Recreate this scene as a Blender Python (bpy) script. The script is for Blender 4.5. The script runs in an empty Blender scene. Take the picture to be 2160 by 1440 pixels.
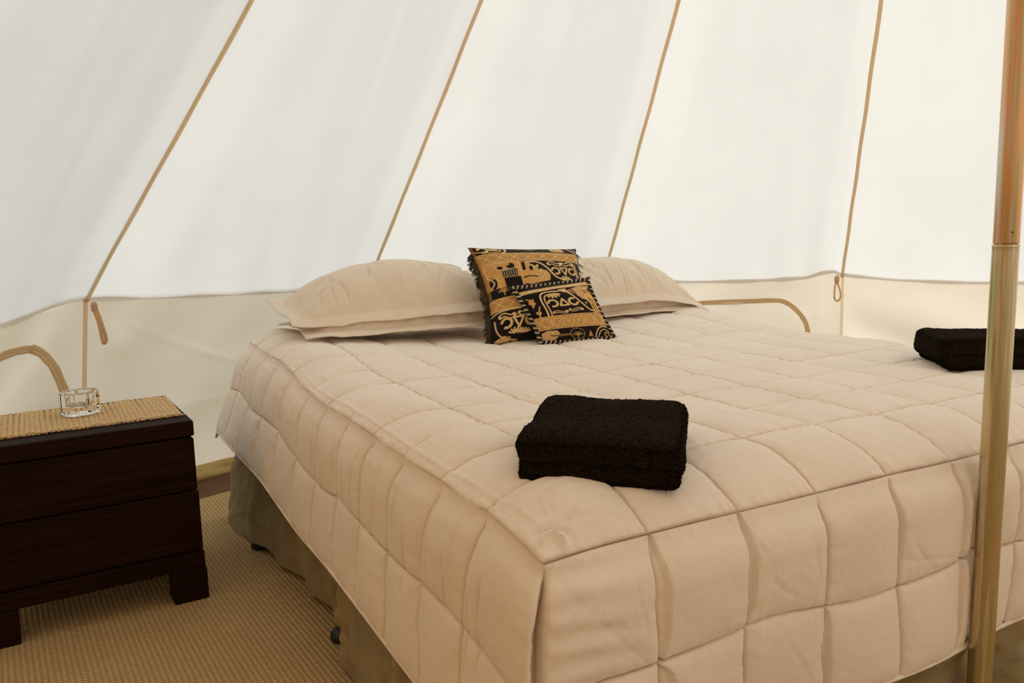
import bpy, math, random
import numpy as np
from mathutils import Matrix, Vector

random.seed(7)
rng = np.random.default_rng(7)
PI = math.pi
sc = bpy.context.scene
COL = sc.collection

# ------------------------------------------------------------------ camera
cam_d = bpy.data.cameras.new('camera')
cam_d.sensor_width = 36.0
cam_d.lens = 28.83
cam_d.clip_start = 0.05
cam = bpy.data.objects.new('camera', cam_d)
COL.objects.link(cam)
R_ = Vector((0.88321217, -0.46828114, -0.02547615))
U_ = Vector((0.08729726, 0.11078932, 0.99000248))
F_ = Vector((0.46077701, 0.87660624, -0.13873014))
M = Matrix(((R_.x, U_.x, -F_.x, -0.546), (R_.y, U_.y, -F_.y, -0.959),
            (R_.z, U_.z, -F_.z, 1.0593), (0, 0, 0, 1)))
cam.matrix_world = M
sc.camera = cam

# ------------------------------------------------------------------ world, sun, exposure
world = bpy.data.worlds.new('sky')
sc.world = world
world.use_nodes = True
wn = world.node_tree.nodes
wl = world.node_tree.links
wn.clear()
wo = wn.new('ShaderNodeOutputWorld')
bg = wn.new('ShaderNodeBackground')
bg.inputs['Color'].default_value = (0.93, 0.97, 1.0, 1)
bg.inputs['Strength'].default_value = 1.25
wl.new(bg.outputs[0], wo.inputs[0])

sun_d = bpy.data.lights.new('sun', 'SUN')
sun_d.energy = 2.3
sun_d.angle = math.radians(9)
sun_d.color = (1.0, 0.965, 0.90)
sun = bpy.data.objects.new('sun', sun_d)
COL.objects.link(sun)
sa, se = math.radians(78), math.radians(42)        # azimuth from +y towards +x, elevation
sdir = Vector((math.sin(sa) * math.cos(se), math.cos(sa) * math.cos(se), math.sin(se)))
sun.rotation_euler = sdir.to_track_quat('Z', 'Y').to_euler()
sun.location = (6, 4, 8)

vs = sc.view_settings
vs.view_transform = 'Standard'
vs.look = 'None'
vs.gamma = 1
vs.use_curve_mapping = False
vs.exposure = -0.03
sc.cycles.max_bounces = 10
sc.cycles.diffuse_bounces = 6
sc.cycles.transmission_bounces = 8
sc.cycles.use_denoising = True


# ------------------------------------------------------------------ helpers
def srgb(r, g, b):
    f = lambda c: (c / 12.92 if c <= 0.04045 else ((c + 0.055) / 1.055) ** 2.4)
    return (f(r / 255), f(g / 255), f(b / 255), 1)


def tag(o, label=None, cat=None, group=None, kind=None):
    if label: o['label'] = label
    if cat: o['category'] = cat
    if group: o['group'] = group
    if kind: o['kind'] = kind
    return o


def empty(name, loc=(0, 0, 0), rz=0.0):
    o = bpy.data.objects.new(name, None)
    o.empty_display_size = 0.1
    o.location = loc
    o.rotation_euler = (0, 0, rz)
    COL.objects.link(o)
    return o


def mesh(name, verts, faces, mat, parent=None, smooth=True, col=None):
    me = bpy.data.meshes.new(name)
    v = np.asarray(verts, dtype=np.float32).reshape(-1, 3)
    if isinstance(faces, np.ndarray):
        nf, k = faces.shape
        me.vertices.add(len(v))
        me.vertices.foreach_set('co', v.ravel())
        me.loops.add(nf * k)
        me.loops.foreach_set('vertex_index', faces.astype(np.int32).ravel())
        me.polygons.add(nf)
        me.polygons.foreach_set('loop_start', np.arange(0, nf * k, k, dtype=np.int32))
        me.update(calc_edges=True)
    else:
        me.from_pydata([tuple(map(float, p)) for p in v], [], faces)
        me.update()
    me.polygons.foreach_set('use_smooth', [bool(smooth)] * len(me.polygons))
    if col is not None:
        ca = me.color_attributes.new('Col', 'FLOAT_COLOR', 'POINT')
        c4 = np.ones((len(v), 4), np.float32)
        c4[:, :3] = col
        ca.data.foreach_set('color', c4.ravel())
    if mat: me.materials.append(mat)
    me.validate()
    o = bpy.data.objects.new(name, me)
    COL.objects.link(o)
    if parent is not None: o.parent = parent
    return o


def grid_faces(n, m, off=0, flip=False, wrap=False):
    """faces of an n x m vertex grid (index i*m+j)"""
    i, j = np.meshgrid(np.arange(n - 1), np.arange(m if wrap else m - 1), indexing='ij')
    j2 = (j + 1) % m
    a = i * m + j; b = (i + 1) * m + j; c = (i + 1) * m + j2; d = i * m + j2
    f = np.stack([a, b, c, d], -1).reshape(-1, 4) + off
    return f[:, ::-1].copy() if flip else f


def hash2(ix, iy, seed):
    h = (ix.astype(np.int64) * 374761393 + iy.astype(np.int64) * 668265263 + seed * 1442695041) & 0x7fffffff
    h = ((h ^ (h >> 13)) * 1274126177) & 0x7fffffff
    return ((h ^ (h >> 16)) & 0xffff) / 65535.0


def noise2(x, y, seed=0):
    """smooth value noise, -1..1"""
    x = np.asarray(x, float); y = np.asarray(y, float)
    ix = np.floor(x); iy = np.floor(y)
    fx = x - ix; fy = y - iy
    fx = fx * fx * (3 - 2 * fx); fy = fy * fy * (3 - 2 * fy)
    a = hash2(ix, iy, seed); b = hash2(ix + 1, iy, seed)
    c = hash2(ix, iy + 1, seed); d = hash2(ix + 1, iy + 1, seed)
    return 2 * ((a * (1 - fx) + b * fx) * (1 - fy) + (c * (1 - fx) + d * fx) * fy) - 1


def fbm(x, y, seed=0, o=3):
    s = 0; a = 1; t = 0
    for k in range(o):
        s = s + a * noise2(np.asarray(x) * 2 ** k, np.asarray(y) * 2 ** k, seed + k * 17); t += a; a *= .5
    return s / t


def smooth01(x, a, b):
    t = np.clip((np.asarray(x, float) - a) / (b - a), 0, 1)
    return t * t * (3 - 2 * t)


def ridge(px, py, x0, y0, x1, y1, w, bow=0.0):
    """bump profile along a slightly bowed segment (0..1), fading at the ends"""
    dx, dy = x1 - x0, y1 - y0
    L = math.hypot(dx, dy)
    t = ((px - x0) * dx + (py - y0) * dy) / L ** 2
    s = (-(px - x0) * dy + (py - y0) * dx) / L - bow * 4 * t * (1 - t)
    return np.exp(-(s / w) ** 2) * np.clip(t * (1 - t) * 4, 0, 1) ** .6 * ((t > 0) & (t < 1))


def box_vf(x0, x1, y0, y1, z0, z1, b=0.003):
    """bevelled box as convex rings"""
    rings = [(z0, b), (z0 + b, 0), (z1 - b, 0), (z1, b)]
    V = []; F = []
    for z, i in rings:
        c = b
        xs0, xs1, ys0, ys1 = x0 + i, x1 - i, y0 + i, y1 - i
        V += [(xs0 + c, ys0, z), (xs1 - c, ys0, z), (xs1, ys0 + c, z), (xs1, ys1 - c, z),
              (xs1 - c, ys1, z), (xs0 + c, ys1, z), (xs0, ys1 - c, z), (xs0, ys0 + c, z)]
    for k in range(3):
        for j in range(8):
            F.append((k * 8 + j, k * 8 + (j + 1) % 8, (k + 1) * 8 + (j + 1) % 8, (k + 1) * 8 + j))
    F.append(tuple(range(7, -1, -1))); F.append(tuple(range(24, 32)))
    return V, F


def box(name, dims, mat, parent=None, b=0.003):
    V, F = box_vf(*dims, b=b)
    return mesh(name, V, F, mat, parent, smooth=False)


def tube(path, rad, seg=8, closed=False):
    """tube around a polyline -> verts, faces"""
    P = np.asarray(path, float)
    n = len(P)
    r = np.full(n, rad) if np.isscalar(rad) else np.asarray(rad, float)
    T = np.roll(P, -1, 0) - np.roll(P, 1, 0) if closed else np.gradient(P, axis=0)
    T /= np.linalg.norm(T, axis=1)[:, None] + 1e-12
    ref = np.array([0.12, 0.31, 0.94]); ref /= np.linalg.norm(ref)
    N = np.cross(T, ref); N /= np.linalg.norm(N, axis=1)[:, None] + 1e-9
    B = np.cross(T, N)
    a = np.linspace(0, 2 * PI, seg, endpoint=False)
    V = (P[:, None] + r[:, None, None] * (np.cos(a)[None, :, None] * N[:, None] + np.sin(a)[None, :, None] * B[:, None])).reshape(-1, 3)
    F = grid_faces(n, seg, wrap=True)
    if closed:
        j = np.arange(seg); j2 = (j + 1) % seg
        F = np.vstack([F, np.stack([(n - 1) * seg + j, j, j2, (n - 1) * seg + j2], -1)])
    return V, F


def join(parts):
    V = []; F = []; o = 0
    for v, f in parts:
        v = np.asarray(v); f = np.asarray(f)
        V.append(v); F.append(f + o); o += len(v)
    return np.vstack(V), np.vstack(F)


# ------------------------------------------------------------------ materials
def newmat(name):
    m = bpy.data.materials.new(name)
    m.use_nodes = True
    nt = m.node_tree
    nt.nodes.clear()
    out = nt.nodes.new('ShaderNodeOutputMaterial')
    return m, nt, out


def N(nt, t, **kw):
    n = nt.nodes.new(t)
    for k, v in kw.items():
        if k in n.inputs: n.inputs[k].default_value = v
        else: setattr(n, k, v)
    return n


def coords(nt, scale=(1, 1, 1), rot=(0, 0, 0)):
    tc = N(nt, 'ShaderNodeTexCoord')
    mp = N(nt, 'ShaderNodeMapping')
    mp.inputs['Scale'].default_value = scale
    mp.inputs['Rotation'].default_value = rot
    nt.links.new(tc.outputs['Object'], mp.inputs['Vector'])
    return mp.outputs[0]


def noisetex(nt, vec, scale, detail=3, rough=.55):
    n = N(nt, 'ShaderNodeTexNoise')
    n.inputs['Scale'].default_value = scale
    n.inputs['Detail'].default_value = detail
    n.inputs['Roughness'].default_value = rough
    nt.links.new(vec, n.inputs['Vector'])
    return n.outputs['Fac']


def ramp(nt, fac, stops):
    r = N(nt, 'ShaderNodeValToRGB')
    e = r.color_ramp.elements
    e[0].position, e[0].color = stops[0]
    e[1].position, e[1].color = stops[-1]
    for p, c in stops[1:-1]:
        x = e.new(p); x.color = c
    nt.links.new(fac, r.inputs[0])
    return r.outputs[0]


def bump(nt, h, strength, dist):
    b = N(nt, 'ShaderNodeBump')
    b.inputs['Strength'].default_value = strength
    b.inputs['Distance'].default_value = dist
    nt.links.new(h, b.inputs['Height'])
    return b.outputs[0]


def principled(nt, out, col, rough=.6, metal=0.0, normal=None, **kw):
    p = N(nt, 'ShaderNodeBsdfPrincipled')
    if isinstance(col, tuple): p.inputs['Base Color'].default_value = col
    else: nt.links.new(col, p.inputs['Base Color'])
    if isinstance(rough, (int, float)): p.inputs['Roughness'].default_value = rough
    else: nt.links.new(rough, p.inputs['Roughness'])
    p.inputs['Metallic'].default_value = metal
    for k, v in kw.items(): p.inputs[k.replace('_', ' ')].default_value = v
    if normal is not None: nt.links.new(normal, p.inputs['Normal'])
    nt.links.new(p.outputs[0], out.inputs['Surface'])
    return p


def fabric(name, ca, cb, nscale=9, weave=900, bstr=.25, sheen=.15, rough=.9, wr=.0, wrs=14):
    m, nt, out = newmat(name)
    v = coords(nt)
    col = ramp(nt, noisetex(nt, v, nscale, 4), [(.3, ca), (.7, cb)])
    h = noisetex(nt, v, weave, 2)
    nrm = bump(nt, h, bstr, .0006)
    if wr:
        b2 = N(nt, 'ShaderNodeBump')
        b2.inputs['Strength'].default_value = wr
        b2.inputs['Distance'].default_value = .01
        nt.links.new(noisetex(nt, v, wrs, 3), b2.inputs['Height'])
        nt.links.new(nrm, b2.inputs['Normal'])
        nrm = b2.outputs[0]
    principled(nt, out, col, rough, normal=nrm, Sheen_Weight=sheen, Specular_IOR_Level=.2)
    return m


def canvas(name, c_in, c_tr, tr=.55, vein=.35):
    """thin cotton canvas: reflects inside and lets the daylight through"""
    m, nt, out = newmat(name)
    v = coords(nt)
    big = noisetex(nt, v, 2.2, 4, .6)
    ca = tuple(c * .965 for c in c_in[:3]) + (1,)
    col = ramp(nt, big, [(.3, ca), (.7, c_in)])
    cb = tuple(c * .955 for c in c_tr[:3]) + (1,)
    colt = ramp(nt, big, [(.3, cb), (.7, c_tr)])
    # fine creases
    vo = N(nt, 'ShaderNodeTexNoise'); vo.noise_type = 'RIDGED_MULTIFRACTAL'
    vo.inputs['Scale'].default_value = 3.2
    vo.inputs['Detail'].default_value = 2
    nt.links.new(v, vo.inputs['Vector'])
    wv = noisetex(nt, v, 700, 2)
    n1 = bump(nt, wv, .25, .0006)
    b2 = N(nt, 'ShaderNodeBump')
    b2.inputs['Strength'].default_value = vein
    b2.inputs['Distance'].default_value = .004
    nt.links.new(vo.outputs['Fac'], b2.inputs['Height'])
    nt.links.new(n1, b2.inputs['Normal'])
    d = N(nt, 'ShaderNodeBsdfDiffuse'); t = N(nt, 'ShaderNodeBsdfTranslucent')
    nt.links.new(col, d.inputs['Color']); nt.links.new(colt, t.inputs['Color'])
    nt.links.new(b2.outputs[0], d.inputs['Normal']); nt.links.new(b2.outputs[0], t.inputs['Normal'])
    mx = N(nt, 'ShaderNodeMixShader')
    mx.inputs[0].default_value = tr
    nt.links.new(d.outputs[0], mx.inputs[1]); nt.links.new(t.outputs[0], mx.inputs[2])
    nt.links.new(mx.outputs[0], out.inputs['Surface'])
    return m


M_roof = canvas('roof_canvas', (.58, .57, .54, 1), (.90, .885, .835, 1), .5)
M_light_cut = canvas('light_cut_canvas', (.72, .52, .31, 1), (.86, .62, .37, 1), .43)  # made-up dim tan canvas on unseen left panels, cuts and warms the fill
M_soft_fill = canvas('soft_fill_canvas', (.74, .63, .52, 1), (.90, .78, .66, 1), .52)  # made-up paler canvas on unseen panels behind, steers light onto the bed foot
M_wall = canvas('wall_canvas', (.84, .74, .62, 1), (1.0, .88, .73, 1), .55, .8)
M_tape = canvas('seam_tape', (.82, .64, .42, 1), (.90, .66, .40, 1), .47, .1)
M_zip = canvas('vent_binding', (.72, .53, .31, 1), (.74, .53, .30, 1), .36, .1)
M_quilt = fabric('quilt_cotton', (.86, .755, .65, 1), (.91, .815, .72, 1), 5, 1200, .15, .2, .85, .30, 34)
nt_ = M_quilt.node_tree
pb_ = [n for n in nt_.nodes if n.type == 'BSDF_PRINCIPLED'][0]
src_ = pb_.inputs['Base Color'].links[0].from_socket
at_ = N(nt_, 'ShaderNodeVertexColor', layer_name='Col')
mx_ = N(nt_, 'ShaderNodeMixRGB', blend_type='MIX')
mul_ = N(nt_, 'ShaderNodeMath', operation='MULTIPLY'); mul_.inputs[1].default_value = .80
nt_.links.new(at_.outputs[0], mul_.inputs[0])
nt_.links.new(mul_.outputs[0], mx_.inputs[0])
nt_.links.new(src_, mx_.inputs[1])
mx_.inputs[2].default_value = (.36, .19, .085, 1)       # crease shade painted dark along the stitched seams
nt_.links.new(mx_.outputs[0], pb_.inputs['Base Color'])
M_pillow = fabric('pillow_cotton', (.78, .66, .52, 1), (.83, .72, .58, 1), 6, 1100, .15, .15, .88, .5, 16)
M_skirt = fabric('valance_cotton', (.22, .17, .08, 1), (.33, .26, .135, 1), 7, 900, .2, .1, .9, .8, 24)
M_base = fabric('bed_base_fabric', (.02, .018, .014, 1), (.035, .03, .022, 1), 9, 700, .2)
M_plastic, _nt, _o = newmat('black_plastic')
principled(_nt, _o, (.008, .008, .010, 1), .45)


def towel_mat():
    m, nt, out = newmat('black_terry')
    v = coords(nt)
    col = ramp(nt, noisetex(nt, v, 260, 3, .7), [(.36, (.006, .004, .002, 1)), (.72, (.036, .024, .012, 1))])
    nrm = bump(nt, noisetex(nt, v, 420, 3, .7), .8, .003)
    principled(nt, out, col, .95, normal=nrm, Specular_IOR_Level=.05)
    return m


M_towel = towel_mat()


def wood_mat():
    m, nt, out = newmat('espresso_wood')
    v = coords(nt, (1.2, 30, 30))
    col = ramp(nt, noisetex(nt, v, 3, 5, .6), [(.3, (.010, .0036, .0016, 1)), (.7, (.024, .0090, .0042, 1))])
    nrm = bump(nt, noisetex(nt, v, 14, 4), .12, .001)
    principled(nt, out, col, .62, normal=nrm, Specular_IOR_Level=.06)
    return m


M_wood = wood_mat()


def jute_mat():
    m, nt, out = newmat('jute')
    v = coords(nt)
    n1 = noisetex(nt, v, 170, 4, .7)
    col = ramp(nt, n1, [(.28, (.30, .17, .06, 1)), (.42, (.66, .46, .23, 1)), (.75, (.88, .68, .42, 1))])
    nrm = bump(nt, noisetex(nt, v, 330, 3, .7), .7, .0025)
    principled(nt, out, col, .9, normal=nrm, Specular_IOR_Level=.15)
    return m


M_jute = jute_mat()


def carpet_mat():
    """ribbed sisal-look carpet: rows of small loops"""
    m, nt, out = newmat('ribbed_carpet')
    tc = N(nt, 'ShaderNodeTexCoord')
    mp = N(nt, 'ShaderNodeMapping')
    mp.inputs['Rotation'].default_value = (0, 0, math.radians(-5))
    nt.links.new(tc.outputs['Object'], mp.inputs[0])
    sp = N(nt, 'ShaderNodeSeparateXYZ')
    nt.links.new(mp.outputs[0], sp.inputs[0])

    def M1(op, a, b=None, c=None):
        n = N(nt, 'ShaderNodeMath', operation=op)
        for k, x in enumerate((a, b, c)):
            if x is None: continue
            if isinstance(x, (int, float)): n.inputs[k].default_value = x
            else: nt.links.new(x, n.inputs[k])
        return n.outputs[0]
    rows = M1('MULTIPLY', sp.outputs['X'], 2 * PI / .0135)
    cx = M1('SINE', rows)
    sgn = M1('MULTIPLY', M1('SINE', M1('MULTIPLY', rows, .5)), .9)
    cy = M1('SINE', M1('ADD', M1('MULTIPLY', sp.outputs['Y'], 2 * PI / .0125), M1('MULTIPLY', sgn, 2.2)))
    w = M1('MULTIPLY', M1('ADD', cx, 1.15), M1('ADD', M1('MULTIPLY', cy, .6), .6))
    fine = noisetex(nt, tc.outputs['Object'], 420, 3, .7)
    h = M1('ADD', w, M1('MULTIPLY', fine, .8))
    big = noisetex(nt, tc.outputs['Object'], 3.0, 3)
    colA = ramp(nt, M1('MULTIPLY', h, .38), [(.06, (.32, .19, .075, 1)), (.35, (.66, .45, .22, 1)), (.9, (.92, .70, .40, 1))])
    mixn = N(nt, 'ShaderNodeMixRGB', blend_type='MULTIPLY')
    mixn.inputs[0].default_value = 1
    nt.links.new(colA, mixn.inputs[1])
    nt.links.new(ramp(nt, big, [(.3, (.88, .88, .88, 1)), (.7, (1, 1, 1, 1))]), mixn.inputs[2])
    nrm = bump(nt, h, .9, .0022)
    principled(nt, out, mixn.outputs[0], .95, normal=nrm, Specular_IOR_Level=.1)
    return m


M_carpet = carpet_mat()


def pole_mat(name, tint, seed):
    """zinc-plated steel with the yellow, pink and green bands of chromate passivation"""
    m, nt, out = newmat(name)
    v = coords(nt, (70, 70, 2.2))
    mp = N(nt, 'ShaderNodeMapping'); mp.inputs['Location'].default_value = (seed, seed * .7, seed * .3)
    nt.links.new(v, mp.inputs[0])
    n1 = noisetex(nt, mp.outputs[0], 1.6, 3, .5)
    col = ramp(nt, n1, tint)
    v2 = coords(nt, (300, 300, 30))
    nrm = bump(nt, noisetex(nt, v2, 1.0, 2), .06, .0004)
    principled(nt, out, col, .27, .9, normal=nrm)
    return m


M_pole_up = pole_mat('plated_steel_upper', [(.28, (.34, .33, .15, 1)), (.42, (.55, .44, .22, 1)), (.52, (.78, .40, .18, 1)),
                                            (.60, (.64, .52, .40, 1)), (.72, (.56, .62, .52, 1))], 3.1)
M_pole_lo = pole_mat('plated_steel_lower', [(.28, (.38, .38, .19, 1)), (.43, (.56, .50, .27, 1)), (.53, (.58, .43, .25, 1)),
                                            (.62, (.68, .65, .55, 1)), (.76, (.46, .53, .38, 1))], 9.4)


def vcol_fabric(name, rough=.85):
    m, nt, out = newmat(name)
    a = N(nt, 'ShaderNodeVertexColor', layer_name='Col')
    v = coords(nt)
    nrm = bump(nt, noisetex(nt, v, 900, 2), .5, .0012)
    principled(nt, out, a.outputs[0], rough, normal=nrm, Sheen_Weight=.08, Specular_IOR_Level=.15)
    return m


M_jacquard = vcol_fabric('black_gold_jacquard')
M_cord_dark = fabric('cord_black', (.008, .006, .004, 1), (.025, .018, .010, 1), 60, 600, .3)
M_cord_light = fabric('cord_cream', (.48, .38, .24, 1), (.62, .52, .36, 1), 60, 600, .3)
M_fringe = fabric('fringe_thread', (.010, .006, .003, 1), (.13, .085, .036, 1), 45, 600, .3)

M_glass, _nt, _o = newmat('clear_glass')
_g = N(_nt, 'ShaderNodeBsdfGlass'); _g.inputs['IOR'].default_value = 1.49; _g.inputs['Roughness'].default_value = .01
_nt.links.new(_g.outputs[0], _o.inputs[0])

M_ground = fabric('brown_groundsheet', (.105, .045, .014, 1), (.14, .062, .022, 1), 6, 300, .3)
M_grass = fabric('meadow_ground', (.10, .12, .04, 1), (.16, .16, .07, 1), 3, 60, .5)
M_flap = fabric('olive_mud_flap', (.42, .29, .09, 1), (.50, .36, .13, 1), 8, 600, .2, .1, .8)

# ================================================================== STRUCTURE: tent
CX, CY = .87, -.09          # centre of the tent, floor at z = 0
NP_ = 15
ST = 24.0
# azimuth of each seam (from +y towards +x), the visible ones as measured
AZ = [-26.0 + ST * k for k in range(NP_)]
AZ[1] = -2.1; AZ[2] = 21.8; AZ[3] = 45.2
RE = 3.15
ZE = .79


def pt(r, az, z):
    a = math.radians(az)
    return np.array([CX + r * math.sin(a), CY + r * math.cos(a), z])


def roof_z(r):
    t = (RE - r) / RE
    return .77 + .825 * (RE - r) + .16 * t ** 3


def eave_dz(u, k):
    """how the wall/roof joint sags between two seams"""
    s = -(.004 if k == 0 else .03) * np.sin(PI * np.clip(u, 0, 1)) ** .8
    if k == NP_ - 1:       # panel left of the first visible seam: pulled down in two steps
        s = -.060 * smooth01(1 - u, .02, .30) - .012 * smooth01(1 - u, .30, .42) + .02 * smooth01(1 - u, .8, 1.)
    if k == NP_ - 2:
        s = s - .052 * smooth01(u, .5, 1.)
    if k == 2:
        s = -.028 * np.sin(PI * np.clip(u, 0, 1)) ** .7 + .022 * smooth01(u, .84, .95) * (1 - smooth01(u, .97, 1.))
    return s


seam_e = [.03] * NP_
seam_e[0] = .060; seam_e[1] = .02; seam_e[2] = .01; seam_e[3] = 0.0; seam_e[4] = -.01

ceiling = empty('ceiling', (0, 0, 0)); tag(ceiling, kind='structure')
walls = {}
for nme in ('wall_left', 'wall_back', 'wall_right'):
    walls[nme] = empty(nme, (0, 0, 0)); tag(walls[nme], kind='structure')


def side_of(azm):
    a = (azm + 180) % 360 - 180
    if -40 < a < 66: return 'wall_back'
    return 'wall_left' if a < 0 else 'wall_right'


DOOR = ()           # the door flaps behind the camera are closed


def roof_surface(k, u, t):
    """u 0..1 between seam k and k+1, t 0 (eave) .. 1 (apex)"""
    a0 = AZ[k]; a1 = AZ[(k + 1) % NP_]
    if a1 < a0: a1 += 360
    r = RE * (1 - t) + .03
    e = seam_e[k] * (1 - u) + seam_e[(k + 1) % NP_] * u
    A = np.stack([CX + r * np.sin(np.radians(a0)), CY + r * np.cos(np.radians(a0))], -1)
    B = np.stack([CX + r * np.sin(np.radians(a1)), CY + r * np.cos(np.radians(a1))], -1)
    xy = A * (1 - u)[..., None] + B * u[..., None]
    z = roof_z(r) + e * (1 - t) ** 2 + eave_dz(u, k) * (1 - t) ** 3
    # outward normal of the panel
    am = np.radians((a0 + a1) / 2)
    n = np.array([math.sin(am) * .64, math.cos(am) * .64, .77])
    # tension at the seams: cloth falls away steeply beside the seam, then a soft crease and a shallow belly
    uu = u + .012 * fbm(t * 4, u * 0 + k, 3 + k)
    w = .17
    def lin(x):
        return np.interp(x, [0, w - .02, w + .02, .45, .86, .91, 1.0], [.018, -.034, -.038, -.026, .030, .034, .018])
    d = (lin(uu) + lin(np.clip(uu - .012, 0, 1)) + lin(np.clip(uu + .012, 0, 1))) / 3
    d = np.where(u < .012, np.interp(u, [0, .012], [.018, .0125]), d)
    d = d * (.55 + .45 * (1 - t))
    # wrinkles fanning from the lower corners
    wr = .0045 * np.sin((uu * 3.0 + t * 1.3) * 9 + 3 * fbm(u * 3, t * 3, 40 + k)) * np.exp(-t * 9) * smooth01(u, 0, .1) * smooth01(1 - u, 0, .1)
    wr = wr + .0028 * fbm(u * 5 + t * 3, t * 2.2, 70 + k, 2) + .0012 * fbm(u * 22 + t * 10, t * 5, 90 + k, 2)
    d = d + wr * np.clip(smooth01(u, 0, .05) * smooth01(1 - u, 0, .05), 0, 1)
    P = np.concatenate([xy, z[..., None]], -1) + d[..., None] * n
    P[..., 2] -= .77 * d * np.exp(-t * 26)
    return P


for k in range(NP_):
    vis = (k in (0, 1, 2, 3, 4, 13, 14))
    nu, ntt = (90, 100) if vis else (14, 12)
    if k in DOOR:
        t0 = .42
    else:
        t0 = 0.0
    uu = np.linspace(-.005, 1.005, nu); tt = t0 + (1 - t0) * np.linspace(0, 1, ntt) ** 1.15
    T_, U2 = np.meshgrid(tt, uu, indexing='ij')
    P = roof_surface(k, U2, T_)
    mesh('roof_panel', P.reshape(-1, 3), grid_faces(ntt, nu), M_light_cut if 10 <= k <= 13 else (M_soft_fill if 6 <= k <= 9 else M_roof), ceiling)
    # seam tape along seam k, on the inside
    tt = np.linspace(0.0 , .985, 60)
    c = roof_surface(k, np.zeros(60), tt)
    a = math.radians(AZ[k])
    tan = np.array([math.cos(a), -math.sin(a), 0])
    nin = -np.array([math.sin(a) * .64, math.cos(a) * .64, .77])
    wob = (.0012 * np.sin(tt * 60 + k))[:, None]
    cc = c + nin * .004 + tan * wob
    prof = [(-.0080, .002), (-.0072, .0045), (-.001, .0040), (0, .0052), (.001, .0040), (.0072, .0045), (.0080, .002)]
    V = np.stack([cc + tan * x + nin * y for x, y in prof], 1)
    mesh('seam_tape', V.reshape(-1, 3), grid_faces(60, len(prof)), M_tape, ceiling)

# wall panels
R_BASE = 3.135


def wall_surface(k, u, s):
    """u 0..1 along the panel, s 0 (eave) .. 1 (ground)"""
    a0 = AZ[k]; a1 = AZ[(k + 1) % NP_]
    if a1 < a0: a1 += 360
    r = (RE + .03) * (1 - s) + (R_BASE + .02) * s
    sk = 1.9 * s
    a0 = np.radians(a0 - sk * (k == 0)); a1 = np.radians(a1 - sk * (k == NP_ - 1))
    A = np.stack([CX + r * np.sin(a0), CY + r * np.cos(a0)], -1)
    B = np.stack([CX + r * np.sin(a1), CY + r * np.cos(a1)], -1)
    xy = A * (1 - u)[..., None] + B * u[..., None]
    e = seam_e[k] * (1 - u) + seam_e[(k + 1) % NP_] * u
    ztop = .77 + e + eave_dz(u, k)
    z = ztop * (1 - s) + .02 * s
    am = math.radians(AZ[k] + 12)
    n = np.array([math.sin(am), math.cos(am), 0])
    d0 = roof_surface(k, u, u * 0) ; d0 = np.interp(u, [0, .15, .19, .45, .86, .91, 1.0], [.018, -.034, -.038, -.026, .030, .034, .018])
    d = d0 * .64 * (1 - s * .35)
    # diagonal tension folds falling from the seams
    ph = u * 1.30 + s * .55
    f = .019 * np.sin(ph * 11 + 2.2 * fbm(u * 2, s * 2, 300 + k)) * smooth01(s, 0, .35) * smooth01(1 - s, 0, .3)
    if k == 3:
        f = .040 * np.sin((s * 1.6 - u * .9) * 6.5 + 1.2 + 1.0 * fbm(u * 2, s * 2, 300 + k)) * smooth01(s, .1, .6)
    if k == NP_ - 1:
        f = .020 * np.sin((u * 1.2 + s * .6) * 17 + 2 * fbm(u * 3, s * 2, 55)) * smooth01(s, 0, .2) * 1.5
    f = f * smooth01(u, 0, .10) * smooth01(1 - u, 0, .10)
    f = f + .004 * fbm(u * 6, s * 4, 500 + k) * smooth01(s, 0, .1)
    if k == 0:
        f = f + .008 * ridge(u, s, .12, .15, .60, .48, .014, .02) + .006 * ridge(u, s, .25, .62, .9, .50, .012, .02)
    d = d + f
    return np.concatenate([xy, z[..., None]], -1) + d[..., None] * n


for k in range(NP_):
    if k in DOOR: continue
    vis = (k in (0, 1, 2, 3, 4, 13, 14))
    nu, ns = (110, 60) if vis else (12, 6)
    uu = np.linspace(0, 1, nu); ss = np.linspace(0, 1, ns)
    S_, U2 = np.meshgrid(ss, uu, indexing='ij')
    P = wall_surface(k, U2, S_)
    am = AZ[k] + 12
    par = walls[side_of(am)]
    mesh('wall_panel', P.reshape(-1, 3), grid_faces(ns, nu, flip=True), M_light_cut if 10 <= k <= 13 else (M_soft_fill if 6 <= k <= 9 else M_wall), par)
    # eave piping
    uu = np.linspace(0, 1, 60)
    c = wall_surface(k, uu, np.zeros(60))
    a = math.radians(am)
    c = c - np.array([math.sin(a), math.cos(a), -.1]) * .0075
    V, F = tube(c, .0048, 6)
    mesh('eave_piping', V, F, M_tape, par)
    # vertical webbing strip down the wall at the seam
    ss = np.linspace(0, .97, 30)
    c = wall_surface(k, np.zeros(30), ss)
    a = math.radians(AZ[k])
    tan = np.array([math.cos(a), -math.sin(a), 0]); nin = -np.array([math.sin(a), math.cos(a), 0])
    cc = c + nin * .004
    prof = [(-.009, .001), (-.008, .0035), (0, .0025), (.008, .0035), (.009, .001)]
    V = np.stack([cc + tan * x + nin * y for x, y in prof], 1)
    mesh('webbing_strip', V.reshape(-1, 3), grid_faces(30, len(prof)), M_tape if k == 0 else M_wall, par)


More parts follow.
